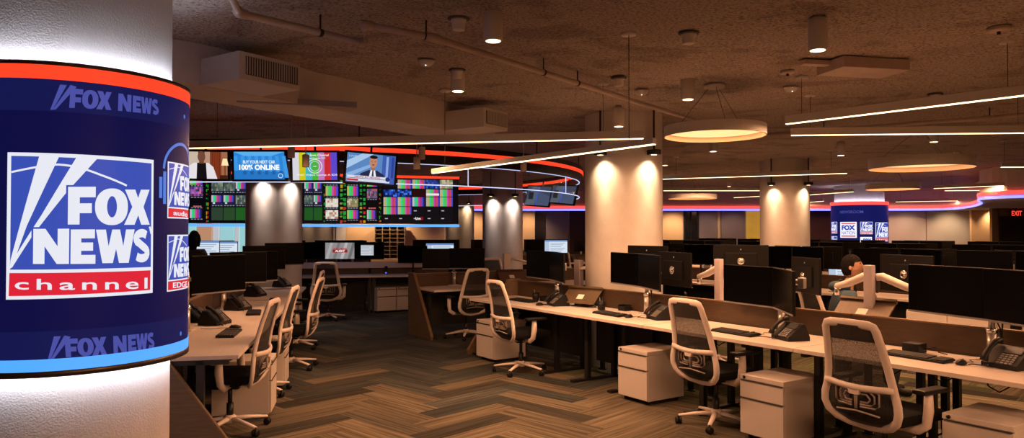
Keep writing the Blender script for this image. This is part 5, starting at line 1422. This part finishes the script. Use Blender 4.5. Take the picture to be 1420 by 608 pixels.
# ---- rows of desks filling the back of the room
rng = random.Random(21)
GM = mat('violet_lit_back', (.09, .05, .10), .4, nscale=30, namt=.1)
def far_row(name, row, t0, n_units, both=True, skipcols=True):
    for u in range(n_units):
        c = t0 + 1.615 * u
        P = row.p(c, .4)
        x, y = proj((P[0], P[1], 1.2))
        if not (225 < x < 1500): continue
        if any((V2(*row.p(c, .8)[:2]) - V2(cx, cy)).length < 1.25 for cx, cy, r in COLS.values()): continue
        if (V2(P[0], P[1]) - V2(11.0, 22.9)).length < 2.0 or P[1] > 25 or P[0] > 17.5: continue
        put('desk', row.p(c, 0), row.rz, '{ord} desk from the left, near side of the ' + name, name + ' desks')
        put('divider', row.p(c, .80), row.rz, '{ord} low divider from the left in the ' + name, name + ' dividers')
        sides = [(row, 0)]
        if both:
            put('desk', row.p(c, 1.62), row.rz + PI, '{ord} desk from the left, far side of the ' + name, name + ' far side desks'); sides.append((row, 1))
        for rw, s in sides:
            n_ = .62 if s == 0 else 1.0; rot = row.rz + (PI if s else 0)
            hz = 1.20
            jit = rng.uniform(-.15, .15)
            for sg in (-1, 1):
                toe = sg * R(rng.uniform(8, 16)) * (1 if s == 0 else -1)
                dn = -.06
                q = row.p(c + jit + sg * .31, n_ + (dn if s == 0 else -dn), 0)
                spawn('farmonitor', (q[0], q[1], hz), rot - toe, ('{ord} monitor from the left, near side of the ' if s == 0 else '{ord} monitor from the left, far side of the ') + name, name + (' near monitors' if s == 0 else ' far monitors'))
            if rng.random() < .75:
                q = row.p(c + rng.uniform(-.2, .2), -.25 if s == 0 else 1.87); put('chair', q, rot + R(rng.uniform(-30, 30)), ('{ord} chair from the left, near side of the ' if s == 0 else '{ord} chair from the left, far side of the ') + name, name + (' near chairs' if s == 0 else ' far chairs'))
            if rng.random() < .6:
                q = row.p(c + rng.choice((-.6, .6)), .4 if s == 0 else 1.22, DZ); put('phone', q, rot, ('{ord} phone from the left, near side of the ' if s == 0 else '{ord} phone from the left, far side of the ') + name, name + (' near phones' if s == 0 else ' far phones'))
            if rng.random() < .4:
                q = row.p(c + rng.choice((-.45, .5)), .55 if s == 0 else 1.1, DZ); put('cup', q, 0, ('{ord} pen cup from the left, near side of the ' if s == 0 else '{ord} pen cup from the left, far side of the ') + name, name + (' near cups' if s == 0 else ' far cups'))
def par(n): return Row(FR.p(0, n)[:2], (.555, -.832), (.832, .555))
far_row('second right hand row', par(4.6), -3.4, 6)
far_row('third right hand row', par(8.8), -7.2, 8)
far_row('fourth right hand row', par(12.8), -8.8, 8)
cb = Row((-1.9, 18.9), (.97, .243), (-.243, .97))
far_row('middle row behind the columns', cb, 0, 4)
cb2 = Row((-7.4, 17.0), (.976, .218), (-.218, .976))
far_row('back left row', cb2, .0, 3)
# lit screens far off
def lit_mon(px, yt, Y, rz, label, draw):
    o = mon_px('farmonitor', px, yt, Y, rz, label, 'lit far monitors'); f = Flat(); draw(f); pc = f.build('displayed_picture', o); pc.location = (0, -.0012, .006)
def page(f):
    W, Hh = MW / 2 - .008, MH / 2 - .012; f.rect(-W, -Hh, W, Hh, '#d8e4f2', 0); f.rect(-W, Hh - .04, W, Hh, '#6a8cc0', 1); f.rect(-W, -Hh, -W + .12, Hh - .04, '#b4c4da', 1)
    for i in range(6): f.rect(-W + .15, .08 - .045 * i, W - .06 - .05 * (i % 3), .095 - .045 * i, '#8fa0b8', 2)
lit_mon(771, 333, 19.0, -6, 'far monitor with a bright white page left of the large column', page)
lit_mon(284, 334, 15.2, 4, 'bright white monitor below the left end of the video wall', page)
lit_mon(309, 335, 15.4, 8, 'second bright white monitor below the video wall, before the pale column', page)
lit_mon(610, 337.5, 15.6, 6, 'far monitor with a white page just above the centre row pair', page)
lit_mon(1173, 361, 13.5, -20, 'far monitor with a blue white page left of the seated man', page)
# second-row extras: filing cabinet block seen between monitors
root = empty('filing_cabinet', FR.p(2.9, 3.6), FR.rz); tag(root, 'pale low filing cabinet seen between monitors left of the man', 'filing cabinet')
q = MB(); q.box((0, .2, .36), (.9, .4, .72), 0, None, .005); q.build('cabinet_body', M['white_metal'], root)
for k in range(2):
    q = MB(); q.box((-.225 + .45 * k, -.006, .36), (.44, .02, .68), 0, None, .003); dr = q.build('door', M['white_metal'], root); q = MB(); q.box((-.06 + .12 * k, -.02, .55), (.012, .012, .10)); q.build('handle', M['silver'], dr)

# ================================================================ people
def head_mesh(mb, c, r, yaw, pitch=0, mi=0):
    "shaped head: chin, brow, nose, lips, ears; face towards local -y"
    q = Matrix.Translation(c) @ Euler((pitch, 0, yaw), 'XYZ').to_matrix().to_4x4()
    n, m = 28, 22; vs = []; fs = []
    for k in range(m + 1):
        ph = -PI / 2 + PI * k / m
        for i in range(n):
            a = 2 * PI * i / n
            x, y, z = math.cos(ph) * math.cos(a), math.cos(ph) * math.sin(a), math.sin(ph)
            w = .80 + .08 * z if z > -.2 else .80 + .08 * z - .22 * (-.2 - z)
            px_, py_, pz = x * w, y * 1.0, z * 1.22
            if y < 0:
                f = -y
                if z < -.35: py_ *= .93 + .07 * f
                py_ -= .20 * math.exp(-((x / .16) ** 2 + ((z + .12) / .17) ** 2)) * f          # nose
                py_ -= .05 * math.exp(-((x / .30) ** 2 + ((z + .47) / .07) ** 2)) * f          # lips
                py_ -= .07 * math.exp(-((x / .30) ** 2 + ((z + .78) / .14) ** 2)) * f          # chin
                py_ -= .05 * math.exp(-((z - .18) / .10) ** 2) * f                              # brow
                py_ += .08 * math.exp(-(((abs(x) - .33) / .14) ** 2 + ((z - .03) / .10) ** 2))  # eye sockets
            vs.append((px_ * r, py_ * r, pz * r))
    for k in range(m):
        for i in range(n):
            j = (i + 1) % n; fs.append((k * n + i, k * n + j, (k + 1) * n + j, (k + 1) * n + i))
    mb.add(vs, fs, mi, q, True)
    for sg in (-1, 1):
        mb.ball((sg * .82 * r, .10 * r, -.05 * r), (.07 * r, .17 * r, .26 * r), 10, 8, mi, q)
    return q
def skin_body(name, V, E, rad, rootv):
    me = bpy.data.meshes.new(name); me.from_pydata(V, E, []); o = bpy.data.objects.new(name, me); COL.objects.link(o)
    md = o.modifiers.new('skin', 'SKIN')
    for i, r in enumerate(rad): me.skin_vertices[0].data[i].radius = (r, r) if not isinstance(r, tuple) else r
    me.skin_vertices[0].data[rootv].use_root = True
    md.use_smooth_shade = True; s = o.modifiers.new('sub', 'SUBSURF'); s.levels = 2; s.render_levels = 2
    dg = bpy.context.evaluated_depsgraph_get(); dg.update(); ev = o.evaluated_get(dg); m2 = ev.to_mesh()
    vs = [tuple(v.co) for v in m2.vertices]; fs = [tuple(p.vertices) for p in m2.polygons]; ev.to_mesh_clear()
    bpy.data.objects.remove(o); bpy.data.meshes.remove(me)
    return vs, fs
class Sk:
    def __init__(s): s.V = []; s.E = []; s.R = []
    def v(s, p, r, par=None):
        s.V.append(tuple(p)); s.R.append(r)
        if par is not None: s.E.append((par, len(s.V) - 1))
        return len(s.V) - 1
    def chain(s, par, pts):
        for p, r in pts: par = s.v(p, r, par)
        return par
def hand(s, wrist, fwd, side, up):
    "palm with four unequal bent fingers and a thumb leaving the side of the palm"
    W = Vector(s.V[wrist]); f, sd, u = Vector(fwd).normalized(), Vector(side).normalized(), Vector(up).normalized()
    palm = s.v(W + f * .05, (.024, .016), wrist); kn = s.v(W + f * .085, (.028, .013), palm)
    for k, (o, L) in enumerate(((-.030, .062), (-.010, .072), (.010, .068), (.030, .052))):
        b = W + f * .092 + sd * o
        s.chain(kn, [(b, .0088), (b + f * L * .5 - u * .008, .0082), (b + f * L * .85 - u * .028, .0072)])
    s.chain(palm, [(W + f * .055 - sd * .034, .0105), (W + f * .085 - sd * .052 - u * .008, .0092), (W + f * .108 - sd * .055 - u * .018, .008)])
def person_seated(loc, rz, label):
    root = empty('person', loc, rz); tag(root, label, 'person')
    # local: faces -y; seat height .47
    s = Sk(); seat = .46
    pel = s.v((0, .04, seat + .09), .135); sp_ = s.chain(pel, [((0, .05, seat + .25), .125), ((0, .03, seat + .40), .145)])
    neckb = s.v((0, .0, seat + .55), .075, sp_); nk = s.chain(neckb, [((0, -.025, seat + .62), .052), ((0, -.04, seat + .70), .05)])
    for sg in (-1, 1):
        sh = s.v((sg * .16, .01, seat + .50), .068, sp_)
        el = s.chain(sh, [((sg * .205, .0, seat + .44), .056), ((sg * .24, -.03, seat + .24), .042)])
        if sg > 0: wr = s.chain(el, [((sg * .21, -.17, seat + .22), .036), ((sg * .16, -.28, seat + .20), .026)]); hand(s, wr, (-.25, -1, -.1), (-1, .25, 0), (0, 0, 1))
        else: wr = s.chain(el, [((sg * .20, -.18, seat + .30), .036), ((sg * .12, -.26, seat + .44), .026)]); hand(s, wr, (.35, .25, 1), (1, 0, -.3), (0, -1, .2))
        hp = s.v((sg * .10, .0, seat + .06), .10, pel)
        kn = s.chain(hp, [((sg * .12, -.22, seat + .07), .082), ((sg * .13, -.44, seat + .05), .062)])
        an = s.chain(kn, [((sg * .13, -.42, .28), .055), ((sg * .13, -.40, .09), .04)])
        s.chain(an, [((sg * .13, -.45, .045), .042), ((sg * .135, -.57, .035), .036)])
    vs, fs = skin_body('person_body', s.V, s.E, s.R, pel)
    b = MB(); b.add(vs, fs, 0, None, True)
    # trousers and shoes are coloured on the body below the waist by material
    for i, f in enumerate(fs):
        c = sum((Vector(vs[k]) for k in f), Vector()) / len(f)
        if c.z < seat + .16 and abs(c.x) < .19 and not (c.z > seat + .17): b.m[i] = 1 if c.z > .10 else 2
        if c.z < .10: b.m[i] = 2
    hc = Vector((0, -.055, seat + .80)); hq = head_mesh(b, hc, .098, R(-14), R(-8))
    b.build('person_body', [M['skin'], M['jeans'], M['black']], root)
    # hooded top
    s = Sk(); p0 = s.v((0, .04, seat + .12), .165); t0 = s.chain(p0, [((0, .05, seat + .26), .155), ((0, .03, seat + .41), .17)]); s.chain(t0, [((0, .0, seat + .55), .092), ((0, -.012, seat + .595), .072)])
    for sg in (-1, 1):
        e = s.chain(t0, [((sg * .165, .01, seat + .50), .086), ((sg * .212, .0, seat + .43), .072), ((sg * .245, -.03, seat + .24), .056)])
        if sg > 0: s.chain(e, [((sg * .212, -.17, seat + .222), .048), ((sg * .17, -.262, seat + .205), .038)])
        else: s.chain(e, [((sg * .20, -.18, seat + .30), .048), ((sg * .13, -.25, seat + .42), .038)])
    vs, fs = skin_body('hoodie', s.V, s.E, s.R, p0); h = MB(); h.add(vs, fs, 0, None, True); h.build('hoodie', M['hoodie'], root)
    hd = MB(); hd.tube([(-.10, -.02, seat + .60), (-.095, .07, seat + .61), (0, .12, seat + .60), (.095, .07, seat + .61), (.10, -.02, seat + .60)], [.03, .042, .05, .042, .03], 10); hd.build('hood', M['hoodie'], root)
    hair_cap(root, hq, .098, False)
    return root
def hair_cap(root, hq, r, long_):
    n, m = 30, 16; vs = []; fs = []
    for k in range(m + 1):
        ph = PI / 2 - (PI * .72) * k / m
        for i in range(n):
            a = 2 * PI * i / n; x, y, z = math.cos(ph) * math.cos(a), math.cos(ph) * math.sin(a), math.sin(ph)
            lim = .38 if y < -.25 else (.05 if y < .1 else -.62)
            z2 = max(z, lim); k2 = math.sqrt(max(.0, 1 - z2 * z2)); kk = math.hypot(x, y) or 1
            x2, y2 = x / kk * k2, y / kk * k2
            e = 1.075 + .02 * math.sin(7 * a + 5 * z) + (.03 if long_ else 0)
            vs.append((x2 * (.80 + .08 * z2) * r * e, y2 * r * e, z2 * 1.22 * r * e))
    for k in range(m):
        for i in range(n): j = (i + 1) % n; fs.append((k * n + i, (k + 1) * n + i, (k + 1) * n + j, k * n + j))
    h = MB(); h.add(vs, fs, 0, hq, True)
    if long_:
        h.tube([(0, r * .75, r * .2), (0, r * 1.0, -r * .5), (0, r * .95, -r * 1.5), (0, r * .8, -r * 2.3)], [r * .8, r * .85, r * .75, r * .35], 14, 0, hq, ry=[r * .4, r * .42, r * .35, r * .15])
        for sg in (-1, 1): h.tube([(sg * r * .7, r * .2, r * .6), (sg * r * .85, r * .25, -r * .3), (sg * r * .8, r * .35, -r * 1.5)], [r * .3, r * .34, r * .2], 10, 0, hq)
    h.build('hair', M['hair'], root)
    eb = MB()
    for sg in (-1, 1):
        eb.tube([(sg * .20 * r, -.93 * r, .26 * r), (sg * .36 * r, -.90 * r, .30 * r), (sg * .52 * r, -.78 * r, .24 * r)], [.03 * r, .045 * r, .02 * r], 6, 0, hq)
    eb.build('eyebrows', M['hair'], root)
    ey = MB()
    for sg in (-1, 1): ey.ball((sg * .33 * r, -.80 * r, .03 * r), .10 * r, 10, 8, 0, hq)
    ey.build('eyes', mat('eye_white', (.55, .52, .48), .3, nscale=9, namt=.05), root)
    pu = MB()
    for sg in (-1, 1): pu.ball((sg * .33 * r, -.875 * r, .03 * r), .045 * r, 8, 6, 0, hq)
    pu.build('pupils', M['hair'], root)
def person_standing(loc, rz, label):
    root = empty('person', loc, rz); tag(root, label, 'person')
    s = Sk(); pel = s.v((0, 0, .84), .115); sp_ = s.chain(pel, [((0, .0, 1.0), .10), ((0, .0, 1.17), .12)])
    s.chain(sp_, [((0, 0, 1.31), .062), ((0, -.005, 1.37), .045), ((0, -.015, 1.43), .045)])
    for sg in (-1, 1):
        wr = s.chain(sp_, [((sg * .14, 0, 1.28), .055), ((sg * .175, .01, 1.2), .045), ((sg * .20, .02, 1.0), .037), ((sg * .20, -.08, .86), .032), ((sg * .18, -.15, .80), .022)]); hand(s, wr, (0, -.6, -.8), (-sg, 0, 0), (0, -.8, .6))
        a = s.chain(pel, [((sg * .085, 0, .78), .088), ((sg * .09, -.01, .48), .058), ((sg * .09, .015, .28), .05), ((sg * .09, .02, .08), .034)]); s.chain(a, [((sg * .09, -.02, .04), .038), ((sg * .095, -.13, .03), .032)])
    vs, fs = skin_body('person_body', s.V, s.E, s.R, pel); b = MB(); b.add(vs, fs, 0, None, True)
    for i, f in enumerate(fs):
        c = sum((Vector(vs[k]) for k in f), Vector()) / len(f)
        if c.z < .92 and abs(c.x) < .15: b.m[i] = 1
        if c.z < .09: b.m[i] = 2
    hq = head_mesh(b, Vector((0, -.02, 1.51)), .09, 0, 0); b.build('person_body', [M['skin'], M['jeans'], M['black']], root)
    s = Sk(); p0 = s.v((0, 0, .86), .135); t0 = s.chain(p0, [((0, 0, 1.0), .118), ((0, 0, 1.18), .14)]); s.chain(t0, [((0, 0, 1.32), .075)])
    for sg in (-1, 1): s.chain(t0, [((sg * .145, 0, 1.28), .068), ((sg * .18, .01, 1.2), .058), ((sg * .205, .02, 1.0), .048), ((sg * .205, -.08, .87), .042)])
    vs, fs = skin_body('jumper', s.V, s.E, s.R, p0); h = MB(); h.add(vs, fs, 0, None, True); h.build('jumper', M['darkcoat'], root)
    hair_cap(root, hq, .09, True)
    return root
# seated man: head at photo (1181, 372), about 7.6 m away, looking towards the right
Y = 7.35; X = (1170 - 710) / FPX * Y
put('chair', (X - .03, Y + .05, 0), R(-84), 'pale office chair the man in the blue hoodie sits on', 'occupied chairs')
person_seated((X + .02, Y, 0), R(76), 'seated person in a blue hoodie with short dark hair, facing right')
person_standing((-5.05, 11.45, 0), R(190), 'person with dark hair, only the head showing beside the near curved screen')

# ================================================================ camera, view
cam = bpy.data.cameras.new('camera'); cam.sensor_width = 36; cam.lens = 36 * FPX / 1420; cam.clip_start = .05; cam.clip_end = 120
co = bpy.data.objects.new('camera', cam); COL.objects.link(co); co.location = EYE; co.rotation_euler = (PI / 2 + PITCH, 0, 0); scene.camera = co
scene.view_settings.view_transform = 'Standard'; scene.view_settings.look = 'None'; scene.view_settings.gamma = 1; scene.view_settings.use_curve_mapping = False
scene.view_settings.exposure = EXPOSURE
scene.cycles.use_denoising = True; scene.cycles.max_bounces = 8; scene.cycles.transparent_max_bounces = 12; scene.cycles.sample_clamp_indirect = 4; scene.cycles.caustics_reflective = False; scene.cycles.caustics_refractive = False
scene.cycles.use_adaptive_sampling = True; scene.cycles.adaptive_threshold = .02

# labels with an order: fill in from left to right as seen from the viewpoint
bpy.context.view_layer.update()
grp = {}
for o in COL.objects:
    if o.parent is None and '{ord}' in str(o.get('label', '')): grp.setdefault(o['label'], []).append(o)
for lab, os_ in grp.items():
    os_.sort(key=lambda o: proj(o.matrix_world.translation)[0])
    for i, o in enumerate(os_): o['label'] = lab.replace('{ord}', ORD[i])
